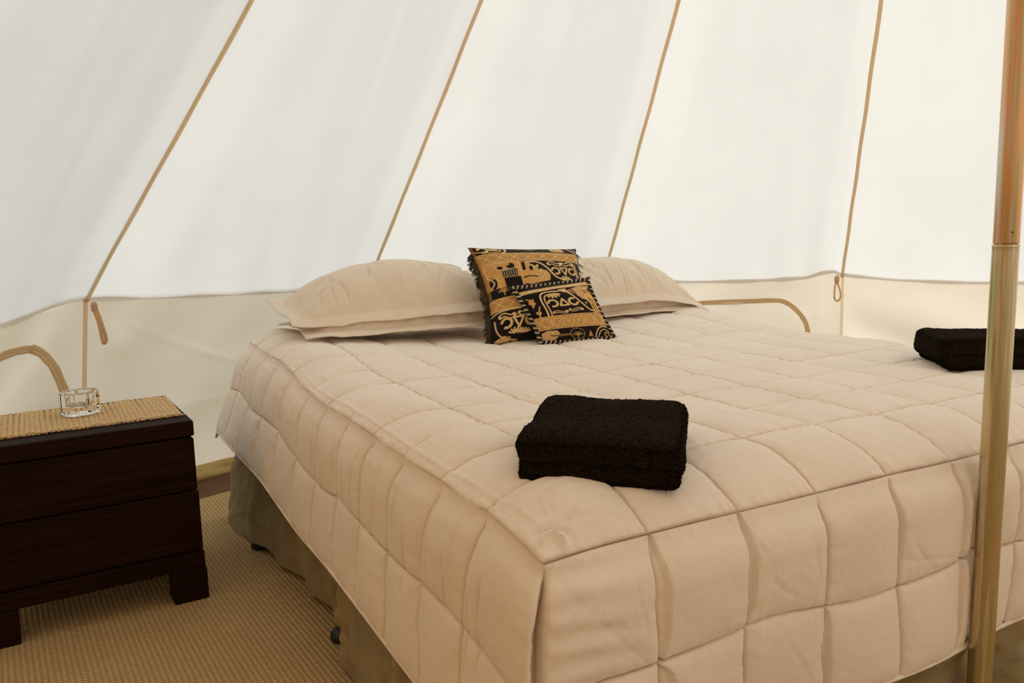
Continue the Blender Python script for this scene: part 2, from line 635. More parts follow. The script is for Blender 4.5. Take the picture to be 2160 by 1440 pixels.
# toggle loops hanging from the eave
def ribbon_loop(az, pts, wid, thick, parent, name, label):
    """pts: (azimuth, z) path on the wall, lifted a little off the canvas"""
    n = 60
    pts = np.array(pts, float)
    # closed smooth path (Catmull-Rom)
    P = []
    m = len(pts)
    for i in range(m):
        p0, p1, p2, p3 = pts[i - 1], pts[i], pts[(i + 1) % m], pts[(i + 2) % m]
        for t in np.linspace(0, 1, 8, endpoint=False):
            P.append(.5 * ((2 * p1) + (-p0 + p2) * t + (2 * p0 - 5 * p1 + 4 * p2 - p3) * t * t + (-p0 + 3 * p1 - 3 * p2 + p3) * t ** 3))
    P = np.array(P)
    W = np.array([pt(3.105 - .012 * math.sin(i / len(P) * 2 * PI) ** 2, p[0], p[1]) for i, p in enumerate(P)])
    V, F = tube(W, wid, 8, closed=True)
    o = mesh(name, V, F, M_tape, parent)
    tag(o, label)
    return o


ribbon_loop(0, [(-26.20, .790), (-26.02, .765), (-25.72, .690), (-25.56, .648), (-25.68, .636), (-25.84, .650), (-26.05, .720), (-26.25, .775)],
            0.0068, .003, walls['wall_back'], 'toggle_loop', 'tan webbing loop slanting beside the webbing strip')
ribbon_loop(0, [(44.62, .722), (44.85, .690), (45.00, .655), (44.95, .630), (44.70, .618), (44.45, .632), (44.42, .670), (44.50, .705)],
            .0050, .003, walls['wall_back'], 'toggle_loop', 'small hanging loop at the right-hand seam')
for azk, z in ((-26.2, .785), (44.62, .735)):
    kn = [(azk + .10 * math.cos(t) , z + .016 * math.sin(t)) for t in np.linspace(0, 2 * PI, 10)]
    W = np.array([pt(3.10, a_, z_) for a_, z_ in kn[:-1]])
    V, F = tube(W, .0085, 8, closed=True)
    mesh('loop_knot', V, F, M_tape, walls['wall_back'])


# arched vents with bound edges
def arch_band(parent, pts, w, off, name='vent_binding'):
    pts = np.array(pts, float)
    n = 90
    # resample with Catmull-Rom
    P = []
    ext = np.vstack([2 * pts[0] - pts[1], pts, 2 * pts[-1] - pts[-2]])
    for i in range(1, len(ext) - 2):
        p0, p1, p2, p3 = ext[i - 1], ext[i], ext[i + 1], ext[i + 2]
        for t in np.linspace(0, 1, 14, endpoint=False):
            P.append(.5 * ((2 * p1) + (-p0 + p2) * t + (2 * p0 - 5 * p1 + 4 * p2 - p3) * t * t + (-p0 + 3 * p1 - 3 * p2 + p3) * t ** 3))
    P = np.array(P)
    R0 = 3.10
    s = np.stack([np.radians(P[:, 0]) * R0, P[:, 1]], -1)       # metric on the wall
    T = np.gradient(s, axis=0); T /= np.linalg.norm(T, axis=1)[:, None]
    Nn = np.stack([-T[:, 1], T[:, 0]], -1)
    prof = [(-w, 0), (-w * .96, .0022), (-w * .80, .0020), (-w * .76, .0010), (-w * .72, .0022), (-w * .12, .0026), (0, .0004), (w * .10, .0034), (w * .40, .0028), (w * .44, .0016), (w * .48, .0028), (w * .96, .0022), (w, 0)]
    V = []
    for i in range(len(s)):
        wf = 1.15 + .05 * math.sin(i * .35)
        for x, y in prof:
            q = s[i] + Nn[i] * x * wf
            V.append(pt(R0 - off - y - .0015 * math.sin(i * .22), math.degrees(q[0] / R0), q[1]))
    return mesh(name, V, grid_faces(len(s), len(prof)), M_zip, parent)


def panel_radius_fix(o):
    return o


b1 = arch_band(walls['wall_back'], [(-37.5, .40), (-37.2, .50), (-36.2, .57), (-34.8, .61), (-33.6, .628), (-32.87, .640), (-32.04, .650), (-31.2, .652), (-30.75, .648)], .013, .0)
tag(b1, 'upper length of the arched vent binding')
b2 = arch_band(walls['wall_back'], [(-31.0, .655), (-30.3, .630), (-29.75, .590), (-29.40, .548), (-29.10, .495), (-28.92, .44), (-28.85, .36), (-28.9, .25)], .016, .004)
tag(b2, 'curved side length of the arched vent binding')
b3 = arch_band(walls['wall_back'], [(28.0, .40), (28.3, .52), (29.3, .585), (31.0, .610), (33.5, .617), (36.5, .620), (39.0, .622), (40.0, .606), (40.75, .575), (41.4, .535), (41.85, .49), (42.1, .42), (42.2, .32)], .011, .0)
tag(b3, 'low arched vent binding behind the right side of the bed')

# floor, groundsheet, outside ground
def disc(name, r0, r1, z, mat, nseg=120, nr=6, kind='structure'):
    V = []
    for i in range(nr):
        r = r0 + (r1 - r0) * i / (nr - 1)
        for j in range(nseg):
            a = 2 * PI * j / nseg
            V.append((CX + r * math.sin(a), CY + r * math.cos(a), z))
    o = mesh(name, V, grid_faces(nr, nseg, wrap=True, flip=True), mat)
    tag(o, kind=kind)
    return o


disc('ground', .0, 40, -.03, M_grass)
# groundsheet with an upturned rim that folds over inside the wall
V = []; prof = [(0.01, -.012), (2.0, -.012), (2.80, -.012), (2.93, -.004), (2.985, .012), (3.03, .020), (3.10, .022), (3.16, .024), (3.22, .0)]
nseg = 240
for r, z in prof:
    for j in range(nseg):
        a = 2 * PI * j / nseg
        w_ = .010 * math.sin(a * 31) + .008 * math.sin(a * 57 + 1)
        sc_ = 1 if r > 2.9 else 0
        V.append((CX + (r - .02 * (1 - math.cos(a * 15)) * .5 * sc_ + w_ * sc_) * math.sin(a), CY + (r + w_ * sc_) * math.cos(a), z))
gs = mesh('trim_1', V, grid_faces(len(prof), nseg, wrap=True, flip=True), M_ground)
tag(gs, kind='structure')
# olive roll of the mud flap lying at the foot of the wall
V = []
prof = [(3.19, .040), (3.11, .052), (3.07, .050), (3.04, .040), (3.03, .030), (3.01, .032), (2.985, .024), (2.975, .008), (3.0, .002)]
for i, (r, z) in enumerate(prof):
    for j in range(nseg * 2):
        a = PI * j / nseg
        w_ = .010 * math.sin(a * 31 + i * .5) + .007 * math.sin(a * 57 + 1 + i)
        V.append((CX + (r + w_ * (0 if i == 0 else 1)) * math.sin(a), CY + (r + w_ * (0 if i == 0 else 1)) * math.cos(a), z + (.004 * math.sin(a * 44 + i) if i else 0)))
mf = mesh('trim_2', V, grid_faces(len(prof), nseg * 2, wrap=True), M_flap)
tag(mf, kind='structure')
fl = disc('floor', .0, 2.77, 0.0, M_carpet, 160, 8)

# centre pole ---------------------------------------------------------------
pole = empty('tent_pole', (.949, -.050, 0))
tag(pole, 'tall plated steel centre pole with greenish gold sheen standing at the foot of the bed', 'pole')


def revolve(prof, seg=48):
    V = []
    for r, z in prof:
        for j in range(seg):
            a = 2 * PI * j / seg
            V.append((r * math.cos(a), r * math.sin(a), z))
    return np.array(V), grid_faces(len(prof), seg, wrap=True, flip=True)


ZJ = 1.004
V, F = revolve([(0.001, .012), (.0215, .012), (.0222, .014), (.0222, .3), (.0222, .6), (.0222, ZJ - .012), (.0222, ZJ - .006), (.0226, ZJ - .004), (.0226, ZJ), (.0192, ZJ + .0005)])
lo = mesh('lower_tube', V, F, M_pole_lo, pole)
V, F = revolve([(.0192, ZJ - .02), (.0192, ZJ + .0015), (.0213, ZJ + .0022), (.0217, ZJ + .004), (.0217, 1.5), (.0217, 2.4), (.0217, 3.45), (.001, 3.46)])
up = mesh('upper_tube', V, F, M_pole_up, pole)
V, F = revolve([(.001, 0), (.026, 0), (.0275, .003), (.0275, .030), (.0255, .036), (.0223, .036), (.0223, .012)], 32)
ft = mesh('foot_cap', V, F, M_plastic, pole)
tag(ft, 'black rubber foot cap')
V, F = revolve([(.001, 0), (.0016, 0), (.0016, .002), (.001, .002)], 10)
rv = mesh('rivet', V, F, M_plastic, up)
rv.rotation_euler = (PI / 2, 0, math.radians(-35)); rv.location = (-.0122, -.0172, ZJ + .022)
# slight lean seen in the picture
pole.rotation_euler = (math.radians(0.0), math.radians(.32), 0)

# ================================================================== BED
BT = .65
BW, BL = 1.86, 2.2
QS = .18
xs_seam = [0] + [QS * k for k in range(1, 11)] + [BW]
ys_seam = [0, .175] + [.175 + .1858 * k for k in range(1, 11)] + [BL]


def cell_param(seams, n):
    out = []
    for a, b in zip(seams[:-1], seams[1:]):
        t = np.linspace(0, 1, n, endpoint=False)
        tc = .5 - .5 * np.cos(PI * t)
        t = .72 * tc + .28 * t
        out.append(a + (b - a) * t)
    return np.concatenate(out + [[seams[-1]]])


def cell_t(c, seams):
    s = np.asarray(seams)
    i = np.clip(np.searchsorted(s, c, side='right') - 1, 0, len(s) - 2)
    return (c - s[i]) / (s[i + 1] - s[i]), i, (s[i + 1] - s[i])


def puff(tx, ty):
    a = np.abs(2 * tx - 1); b = np.abs(2 * ty - 1)
    f = np.clip((1 - a ** 2.4) * (1 - b ** 2.4), 0, 1) ** .8
    g = np.clip((1 - a ** 9) * (1 - b ** 9), 0, 1) ** .6
    return .58 * f + .42 * g


def head_bump(x, y):
    b = .045 * np.exp(-((x) / .38) ** 2) + .032 * np.exp(-((x - 1.75) / .45) ** 2)
    return b * smooth01(y, 1.15, 1.65)


def base_pos(x, y, dl, df, dr):
    """x,y on the top; dl/df/dr = drop down the left side, foot and right side"""
    x = np.asarray(x, float)
    zx = -.036 * (1 - np.clip(x, 0, .12) / .12) ** 2.1 - .045 * (1 - np.clip(BW - x, 0, .14) / .14) ** 2.1
    zy = -.055 * (1 - np.clip(y, 0, .17) / .17) ** 2.2
    both = (1 - np.clip(x, 0, .12) / .12) ** 2 * (1 - np.clip(y, 0, .17) / .17) ** 2
    z = zx + zy + .030 * both + head_bump(x, y) - .03 * smooth01(y, BL - .06, BL)
    z = z + .004 * fbm(x * 2.2, y * 2.2, 5, 2)
    # left side
    flare = smooth01(y, .9, 2.2)
    px = x.copy(); py = np.array(y, float)
    L = dl > 0
    out = .012 + .018 * smooth01(dl, 0, .1) + (.11 + .26 * flare) * np.clip(dl - .02, 0, 1) ** 1.15
    px = np.where(L, -out * smooth01(dl, 0, .05), px)
    z = np.where(L, z - dl * (1 - .16 * flare), z)
    # foot
    Ft = df > 0
    outf = .010 + .016 * smooth01(df, 0, .08) + .012 * np.sin(x * 9 + 1) * smooth01(df, .1, .4)
    py = np.where(Ft, -outf * smooth01(df, 0, .05), py)
    z = np.where(Ft, z - df, z)
    Rr = dr > 0
    px = np.where(Rr, BW + (.02 + .14 * dr) * smooth01(dr, 0, .05), px)
    z = np.where(Rr, z - dr, z)
    return np.stack([px, py, z + BT], -1)


NC = 42
gx = cell_param(xs_seam, NC)
gy = cell_param(ys_seam, NC)
dseam = [0, .192, .375]
gd = cell_param(dseam, 48)

X1, Y1 = np.meshgrid(gx, gy, indexing='ij')          # top
Pt = base_pos(X1, Y1, X1 * 0, X1 * 0, X1 * 0)
X2, D2 = np.meshgrid(gx, gd, indexing='ij')          # foot
Pf = base_pos(X2, X2 * 0, X2 * 0, D2, X2 * 0)
Y3, D3 = np.meshgrid(gy, gd, indexing='ij')          # left
Pl = base_pos(Y3 * 0, Y3, D3, Y3 * 0, Y3 * 0)
Pr = base_pos(Y3 * 0 + BW, Y3, Y3 * 0, Y3 * 0, D3)

# ---- quilting height, per sheet
def wob(a, b, s): return .0035 * fbm(a * 9, b * 9, s, 2)


MASK = {}


def quilt_top(x, y):
    tx, ix, wx = cell_t(np.clip(x + wob(x, y, 11) * smooth01(x, 0, .03), 0, BW), xs_seam)
    ty, iy, wy = cell_t(np.clip(y + wob(x, y, 12) * smooth01(y, 0, .03), 0, BL), ys_seam)
    rnd = 1 + (.5 * hash2(ix, iy, 31) - .25) * smooth01(x, 0, .09) * smooth01(y, 0, .09)
    first = (ix == 0) & (tx < .5)
    h = .0115 * puff(np.where(first, .5 - (.5 - tx) * .74, tx), ty) * rnd
    # puckers along the seams
    dx = np.minimum(tx, 1 - tx) * wx; dy = np.minimum(ty, 1 - ty) * wy
    h = h + .0024 * noise2(x * 110, y * 16, 41) * np.exp(-dy / .022) * smooth01(dy, 0, .004)
    h = h + .0024 * noise2(x * 16, y * 110, 42) * np.exp(-dx / .022) * smooth01(dx, 0, .004)
    dx = np.where(first, wx, dx)
    h = h - .0065 * np.exp(-(dx / .0016) ** 2) - .0065 * np.exp(-(dy / .0016) ** 2)
    MASK['top'] = np.maximum(np.exp(-(dx / .0015) ** 2) * (.45 + .5 * smooth01(noise2(x * 9, y * 5, 301), -.6, .6)),
                             np.exp(-(dy / .0015) ** 2) * (.45 + .5 * smooth01(noise2(x * 5, y * 9, 302), -.6, .6)))
    # random soft folds
    h = h + .0028 * fbm(x * 14 + y * 3, y * 10, 43, 3)
    # longitudinal ridge beside the left edge, as on the picture
    h = h + .0024 * np.exp(-((x - .016 - .002 * np.sin(y * 9)) / .0030) ** 2) * smooth01(y, .1, .3) * (1 - smooth01(y, 1.2, 1.5))
    # gathers across the first column near the foot
    g = np.sin(y * 240 + 5 * fbm(x * 8, y * 4, 44)) * smooth01(.17 - x, 0, .1) * smooth01(x, 0, .03) * smooth01(y, .01, .05) * (1 - smooth01(y, .14, .22))
    h = h + .0012 * g
    for (a, b, c, d, w, amp, bow) in ((.02, .05, .16, .02, .005, .005, .01), (.05, .10, .17, .06, .005, .004, .01), (.02, .16, .10, .10, .004, .003, .0),
                                      (.22, .60, .40, .66, .006, .004, .01), (.06, .46, .20, .60, .005, .004, 0), (.60, .95, .95, .90, .006, .003, .01),
                                      (.9, .5, 1.2, .62, .006, .003, .0), (1.0, 1.2, 1.5, 1.3, .007, .003, .01), (.3, 1.1, .8, 1.2, .006, .003, .01),
                                      (1.05, .035, 1.16, .06, .004, .004, .0), (1.07, .06, 1.15, .11, .005, .003, .0),
                                      (.2, 1.3, .7, 1.45, .006, .003, 0), (1.1, .9, 1.6, 1.0, .006, .003, .02)):
        h = h - amp * .8 * ridge(x, y, a, b, c, d, w * .55, bow)
    # corner knot
    r = np.hypot(x - .030, y - .016)
    ang = np.arctan2(y - .016, x - .030)
    h = h + .008 * np.exp(-((r - .013 - .003 * ang) / .0042) ** 2) * smooth01(ang, -1.4, -.2) * (1 - smooth01(ang, 2.2, 2.9))
    h = h - .006 * np.exp(-((r - .027 - .003 * ang) / .0035) ** 2) * smooth01(ang, -.9, .2) * (1 - smooth01(ang, 1.8, 2.6)) - .004 * np.exp(-(r / .008) ** 2)
    for q_, a_ in enumerate((.1, .45, .8, 1.15, 1.5)):
        h = h + .0028 * ridge(x, y, .030 + .034 * math.cos(a_), .016 + .034 * math.sin(a_), .030 + (.10 + .02 * (q_ % 2)) * math.cos(a_ + .12), .016 + (.10 + .02 * (q_ % 3)) * math.sin(a_ + .12), .0026, .004)
    return h


def quilt_side(y, d, seed, foot=False):
    seams = xs_seam if foot else ys_seam
    sv = .010 * fbm(y * 3, d * 9, seed + 2, 2) * smooth01(d, .0, .05)
    if not foot: sv = sv + .006 * np.sin(d * 17 + y * 5) * smooth01(d, 0, .05)
    ye = np.clip(y + sv * smooth01(y, 0, .05), 0, seams[-1])
    ty, iy, wy = cell_t(ye, seams)
    sh = .006 * np.sin(y * 11 + seed) + .008 * fbm(y * 5, 0 * y, seed + 5, 2)
    td, idd, wd = cell_t(np.clip(d + sh * smooth01(d, .02, .1) * (1 - smooth01(d, .3, .375)), 0, dseam[-1]), dseam)
    rnd = 1 + (.4 * hash2(iy, idd, seed) - .2) * smooth01(d, 0, .08)
    first = (idd == 0) & (td < .5) & (not foot)
    h = (.0115 + (.0040 if foot else .0030) * smooth01(d, 0, .08)) * puff(ty, np.where(first, .5 - (.5 - td) * .74, td)) * rnd
    dy = np.minimum(ty, 1 - ty) * wy
    dd = np.minimum(td, 1 - td) * wd
    # hard crease at every upright seam
    deep = .5 + .5 * smooth01(noise2(iy + (ty > .5) + seed, idd * 1.0 + .5, seed + 9), -.4, .4)
    h = h - (.024 if not foot else .014) * deep * np.exp(-(dy / .0026) ** 2) * smooth01(d, .02, .06)
    h = h - .0065 * np.exp(-(dd / .0018) ** 2) * smooth01(d, .05, .1) * (d < .36)
    MASK[seed] = np.maximum(np.exp(-(dy / .0018) ** 2) * smooth01(d, .01, .03) * (.5 + .5 * smooth01(noise2(y * 5, d * 12, seed + 31), -.5, .5)),
                            np.exp(-(dd / .0015) ** 2) * (.5 + .45 * smooth01(noise2(y * 8, d * 5, seed + 32), -.5, .5)))
    h = h + .0018 * noise2(y * 95, d * 12, seed + 7) * np.exp(-dd / .02) * smooth01(dd, 0, .004)
    h = h + .0018 * noise2(y * 12, d * 95, seed + 8) * np.exp(-dy / .02) * smooth01(dy, 0, .004)
    h = h + .0032 * fbm(y * 12, d * 7, seed + 10, 3)
    h = h - .011 * np.exp(-(y / .0022) ** 2) * smooth01(d, .006, .02)
    if foot:
        # the seam allowance lies open as a flat strip beside some seams
        for k, wmax, lo_, hi_ in ((1, .016, .0, .20), (2, .011, .0, .18), (3, .010, .2, .36), (1, .022, .20, .26), (5, .010, .0, .36), (4, .006, 0, .16)):
            x0 = xs_seam[k]
            wl_ = wmax * np.clip(np.sin(PI * np.clip((d - lo_) / (hi_ - lo_), 0, 1)), 0, 1) ** .6
            inside = smooth01(y - x0 + sv, .0, .002) * (1 - smooth01(y - x0 + sv, wl_, wl_ + .003))
            h = h - .009 * inside * (wl_ > .002)
        for (a, b, c, e, w, amp, bow) in ((.02, .03, .17, .20, .004, .0045, .004), (.13, .05, .155, .14, .003, .004, .0), (.40, .10, .47, .155, .005, .004, .008),
                                          (.50, .06, .52, .15, .004, .004, .0), (.36, .02, .40, .08, .004, .004, .0), (.03, .09, .05, .05, .003, .003, 0),
                                          (.75, .12, .82, .19, .004, .004, .004), (.72, .15, .85, .17, .004, .003, .0), (.93, .2, .99, .3, .004, .003, .01),
                                          (.46, .10, .515, .14, .004, -.003, .006), (.08, .08, .16, .18, .004, .003, 0), (.44, .22, .52, .34, .004, .003, 0)):
            h = h - amp * .8 * ridge(y, d, a, b, c, e, w * .6, bow)
        h = h + .0022 * np.sin(d * 150 + 4 * fbm(y * 6, d * 3, 91)) * smooth01(.18 - y, 0, .12) * smooth01(y, 0, .02)
        # dent where the pole presses against the quilt
        h = h - .026 * np.exp(-((y - .958) / .024) ** 2) * smooth01(d, .010, .05)
    else:
        # extra upright tucks between the seams
        for q in range(40):
            y0 = .05 + q * .056 + .015 * math.sin(q * 2.7); dl0 = .02 + .12 * ((q * 7) % 5) / 5; ln = .10 + .10 * ((q * 3) % 4) / 4
            h = h - (.0035 + .002 * ((q * 5) % 3)) * ridge(y, d, y0, dl0, y0 + .012 * math.sin(q), min(dl0 + ln, .37), .0035, .006 * math.cos(q * 1.7))
    return h


Ht = quilt_top(X1, Y1)
Hf = quilt_side(X2, D2, 60, True)
Hl = quilt_side(Y3, D3, 80)
Hr = quilt_side(Y3, D3, 83)
# blend to zero where the sheets share the rim
P_all = np.vstack([Pt.reshape(-1, 3), Pf.reshape(-1, 3), Pl.reshape(-1, 3), Pr.reshape(-1, 3)])
H_all = np.concatenate([Ht.ravel(), Hf.ravel(), Hl.ravel(), Hr.ravel()])
nX, nY, nD = len(gx), len(gy), len(gd)
o1 = 0; o2 = nX * nY; o3 = o2 + nX * nD; o4 = o3 + nY * nD
F_all = np.vstack([grid_faces(nX, nY, o1), grid_faces(nX, nD, o2, flip=True), grid_faces(nY, nD, o3), grid_faces(nY, nD, o4, flip=True)])
remap = np.arange(len(P_all))
i_ = np.arange(nX); remap[o2 + i_ * nD + 0] = o1 + i_ * nY + 0          # foot rim -> top
j_ = np.arange(nY); remap[o3 + j_ * nD + 0] = o1 + 0 * nY + j_          # left rim -> top
remap[o4 + j_ * nD + 0] = o1 + (nX - 1) * nY + j_
k_ = np.arange(nD)
remap[o3 + k_] = remap[o2 + 0 * nD + k_]                                # corner edge
remap[o4 + k_] = remap[o2 + (nX - 1) * nD + k_]
F_all = remap[F_all]
used = np.unique(F_all)
inv = np.zeros(len(P_all), int); inv[used] = np.arange(len(used))
# average of merged corner positions so both faces meet
for a, b in ((o3, o2), (o4, o2 + (nX - 1) * nD)):
    P_all[b + k_[1:], 0] = P_all[a + k_[1:], 0] * .6 + P_all[b + k_[1:], 0] * .4
# the first columns follow the pulled-out corner
wcol = np.exp(-(X2 / .05) ** 2)
Pf2 = P_all[o2:o3].reshape(nX, nD, 3)
dxc = P_all[o2:o2 + nD, 0]
Pf2[1:, :, 0] += (dxc[None, :] - 0) * wcol[1:]
P_all[o2:o3] = Pf2.reshape(-1, 3)
Pl2 = P_all[o3:o4].reshape(nY, nD, 3)
wl2 = np.exp(-(Y3 / .05) ** 2)
cy = P_all[o2:o2 + nD, 1]
Pl2[1:, :, 1] += cy[None, :] * wl2[1:]
P_all[o3:o4] = Pl2.reshape(-1, 3)
P_m = P_all[used]; H_m = H_all[used]; F_m = inv[F_all]


def vnormals(P, F):
    e1 = P[F[:, 2]] - P[F[:, 0]]; e2 = P[F[:, 3]] - P[F[:, 1]]
    n = np.cross(e1, e2)
    out = np.zeros_like(P)
    for c in range(F.shape[1]):
        for ax in range(3):
            out[:, ax] += np.bincount(F[:, c], weights=n[:, ax], minlength=len(P))
    return out / (np.linalg.norm(out, axis=1)[:, None] + 1e-12)


Nm = vnormals(P_m, F_m)
if np.mean(Nm[:nX * nY, 2]) < 0: Nm = -Nm; F_m = F_m[:, ::-1].copy()
P_q = P_m + Nm * H_m[:, None]
mk = np.concatenate([MASK['top'].ravel(), MASK[60].ravel(), MASK[80].ravel(), MASK[83].ravel()])[used]
quilt = mesh('quilted_comforter', P_q, F_m, M_quilt, col=np.stack([mk, mk, mk], -1))
tag(quilt, 'beige quilted comforter stitched in squares, draped over the double bed', 'comforter')
# bound hem along the lower edge (continuous round the three sides)
hemL = np.stack([P_all[o3 + j_ * nD + nD - 1] + np.array([0, 0, -.001])], 0)[0]
hemF = P_all[o2 + i_ * nD + nD - 1]
hemR = P_all[o4 + j_ * nD + nD - 1]
path = np.vstack([hemL[::-1][::4], hemF[1::4], hemR[1::4]])
V, F = tube(path, .0052, 8)
mesh('hem_binding', V, F, M_quilt, quilt)

bed = empty('bed', (0, 0, 0))
tag(bed, 'double bed on black castors with a crumpled olive-tan valance below the comforter', 'bed')
box('base', (.03, BW - .03, .06, BL - .02, .075, .34), M_base, bed, .02)
V, F = box_vf(.035, BW - .035, .07, BL - .02, .342, BT - .085, b=.02)
mesh('mattress', V, F, M_skirt, bed, smooth=False)


def skirt_sheet(name, p0, p1, out, z_top, z_bot, seed, amp=.010, parent=bed, lab=None, flare=None):
    """hanging crumpled cloth from p0 to p1 (2D), outward vector out"""
    n, m = 320, 70
    a = np.linspace(0, 1, n); b = np.linspace(0, 1, m)
    A, B = np.meshgrid(a, b, indexing='ij')
    p0 = np.array(p0); p1 = np.array(p1); L = np.linalg.norm(p1 - p0)
    s = A * L
    zt = np.full_like(A, z_top); zb = z_bot(s) if callable(z_bot) else np.full_like(A, z_bot)
    z = zt * (1 - B) + zb * B
    d = amp * (fbm(s * 6 + B * 1.5, B * 3.2, seed, 3) * 1.4 + .8 * np.sin(s * 26 + 5 * fbm(s * 3, B * 2, seed + 3) + B * 2)) * smooth01(B, 0, .2)
    d = d + amp * .9 * (np.abs(fbm(s * 9, B * 4 + s * 4, seed + 8, 2)) - .3)
    d = d + .010 * B + .012
    d = d + .0045 * np.sin((s * 34 - B * 9) + 4 * fbm(s * 7, B * 5, seed + 11, 2)) * smooth01(B, 0, .2) * smooth01(1 - B, -.2, .4)
    if flare is not None: d = d + flare(s) * (.4 + .6 * B)
    o = np.array(out, float)
    xy = p0 + (p1 - p0) * A[..., None] + o * d[..., None]
    P = np.concatenate([xy, z[..., None]], -1)
    ob = mesh(name, P.reshape(-1, 3), grid_faces(n, m), M_skirt, parent)
    tag(ob, lab)
    return ob


skirt_sheet('valance', (.006, .86), (.006, BL), (-1, 0), .40, lambda s: .030 + .008 * np.sin(s * 8) + .004 * np.sin(s * 23) - .020 * smooth01(s, .5, 1.2), 21, .008, flare=lambda s: .115 * smooth01(s, .35, 1.30))
skirt_sheet('valance', (-.010, -.016), (-.010, .90), (-1, 0), .33, lambda s: .010 + .010 * np.sin(s * 9) + .0 * s, 22, .010, flare=lambda s: .034 + 0 * s, lab='loose corner drop of the valance reaching the carpet')
skirt_sheet('valance', (-.036, .012), (BW + .036, .012), (0, -1), .365, lambda s: .03 + .008 * np.sin(s * 14), 23, .015)
skirt_sheet('valance', (BW - .006, -.010), (BW - .006, BL), (1, 0), .40, .03, 24, .009)


def caster(x, y):
    c = empty('caster', (x, y, 0)); c.parent = bed
    V, F = revolve([(.001, .004), (.024, .004), (.031, .007), (.034, .014), (.033, .024), (.027, .033), (.015, .037), (.001, .038)], 24)
    w = mesh('wheel', V, F, M_plastic, c)
    V, F = revolve([(.008, .03), (.008, .085), (.016, .086), (.016, .092), (.001, .093)], 16)
    st_ = mesh('stem', V, F, M_plastic, c)
    st_.location = ((.030 if x < .5 else -.02), 0, 0)


# floor-touching wheels: shift down so the lowest point rests on the carpet
for x, y in ((-.014, 1.045), (-.075, 1.81), (.05, .10), (BW - .05, .10), (BW - .05, 1.05), (BW - .05, 1.95), (.93, .35), (.93, 1.75)):
    caster(x, y)
for o in bpy.data.objects:
    if o.name.startswith('caster'): o.location.z = -.004


# ================================================================== PILLOWS
def pillow(name, label, cat, group, ctr, W, D, rz, fn_mid, T, seed, flange=.045, crush=1.0, pu=2.5):
    n, m = 230, 150
    u = np.linspace(-1, 1, n); v = np.linspace(-1, 1, m)
    U, Vv = np.meshgrid(u, v, indexing='ij')
    fu = 1 - flange / (W / 2); fv = 1 - flange / (D / 2)
    iu = np.clip(np.abs(U) / fu, 0, 1); iv = np.clip(np.abs(Vv) / fv, 0, 1)
    f = ((1 - iu ** pu) ** .72) * ((1 - iv ** 2.6) ** .62)
    # outline: sides slightly hollow so that the corners stand out
    x = U * W / 2 * (1 - .012 * (1 - Vv ** 2) * np.abs(U) ** 3)
    y = Vv * D / 2 * (1 - .06 * (1 - U ** 2) * np.abs(Vv) ** 3)
    mid = fn_mid(U, Vv)
    # wrinkles radiating from the corners and edges
    ang = np.arctan2(Vv, U)
    wr = .011 * fbm(U * 3.2, Vv * 2.4, seed, 3)
    edge = np.exp(-(1 - np.maximum(iu, iv)) / .22)
    wr = wr + .0070 * np.sin(ang * 23 + 5 * fbm(U * 2, Vv * 2, seed + 3)) * edge * (np.maximum(iu, iv) < 1)
    wr = wr * smooth01(f, 0, .25)
    wave = .005 * fbm(U * 5, Vv * 5, seed + 9, 2) * (np.maximum(np.abs(U), np.abs(Vv)) > .8)
    crease = np.zeros_like(U)
    for q in range(14):
        a0 = rng.uniform(-.9, .9); b0 = rng.uniform(-.95, -.3)
        crease += .0115 * ridge(U, Vv, a0, b0, a0 + rng.uniform(-.16, .16), b0 + rng.uniform(.3, .7), .016, rng.uniform(-.04, .04))
    for sg in (-1, 1):
        for q in range(9):
            v0 = -.85 + 1.5 * q / 8; L_ = .25 + .25 * ((q * 5 + seed) % 4) / 3
            crease += (.0075 if q % 2 else -.006) * ridge(U, Vv, sg * .93, v0, sg * (.93 - L_), v0 * .55 + .1 * math.sin(q + seed), .020, .03 * math.sin(q * 2.1))
    for q in range(7):
        u0 = -.8 + .27 * q + .06 * math.sin(q * 3 + seed)
        crease += .006 * ridge(U, Vv, u0, -.86, u0 + .05 * math.cos(q * 2), -.45, .012, .01)
    top = mid + T * f * crush + wr + wave - crease * smooth01(f, 0, .3) + .0018
    bot = mid - T * .62 * f + wave - .0018 - .3 * wr
    # welt line at the inner edge of the flange
    Pt_ = np.stack([x, y, top], -1); Pb = np.stack([x, y, bot], -1)
    Pt_[0, :, 2] = Pb[0, :, 2] + .003; Pt_[-1, :, 2] = Pb[-1, :, 2] + .003
    c, s = math.cos(rz), math.sin(rz)
    V = np.vstack([Pt_.reshape(-1, 3), Pb.reshape(-1, 3)])
    Fc = np.vstack([grid_faces(n, m), grid_faces(n, m, n * m, flip=True)])
    rim = [(0, j) for j in range(m)] + [(i, m - 1) for i in range(1, n)] + [(n - 1, j) for j in range(m - 2, -1, -1)] + [(i, 0) for i in range(n - 2, 0, -1)]
    idx = np.array([i * m + j for i, j in rim]); nx = np.roll(idx, -1)
    Fc = np.vstack([Fc, np.stack([idx, nx, nx + n * m, idx + n * m], -1)])
    o = mesh(name, V, Fc, M_pillow)
    o.location = ctr; o.rotation_euler = (0, 0, rz)
    tag(o, label, cat, group)
    return o


# lower left
pillow('pillow', 'lower tan pillow of the left-hand stack, pressed flat against the comforter', 'pillow', 'pillows at the head of the bed',
       (.490, 1.915, BT + .078), .79, .46, math.radians(-1), lambda U, V: -.030 * np.abs(V) ** 3 + .012 - .014 * U ** 2 - .012 * np.clip(-U, 0, 1) ** 3 * (1 - V ** 2) + .020 * np.clip(-U, 0, 1) ** 2, .080, 101, pu=4)
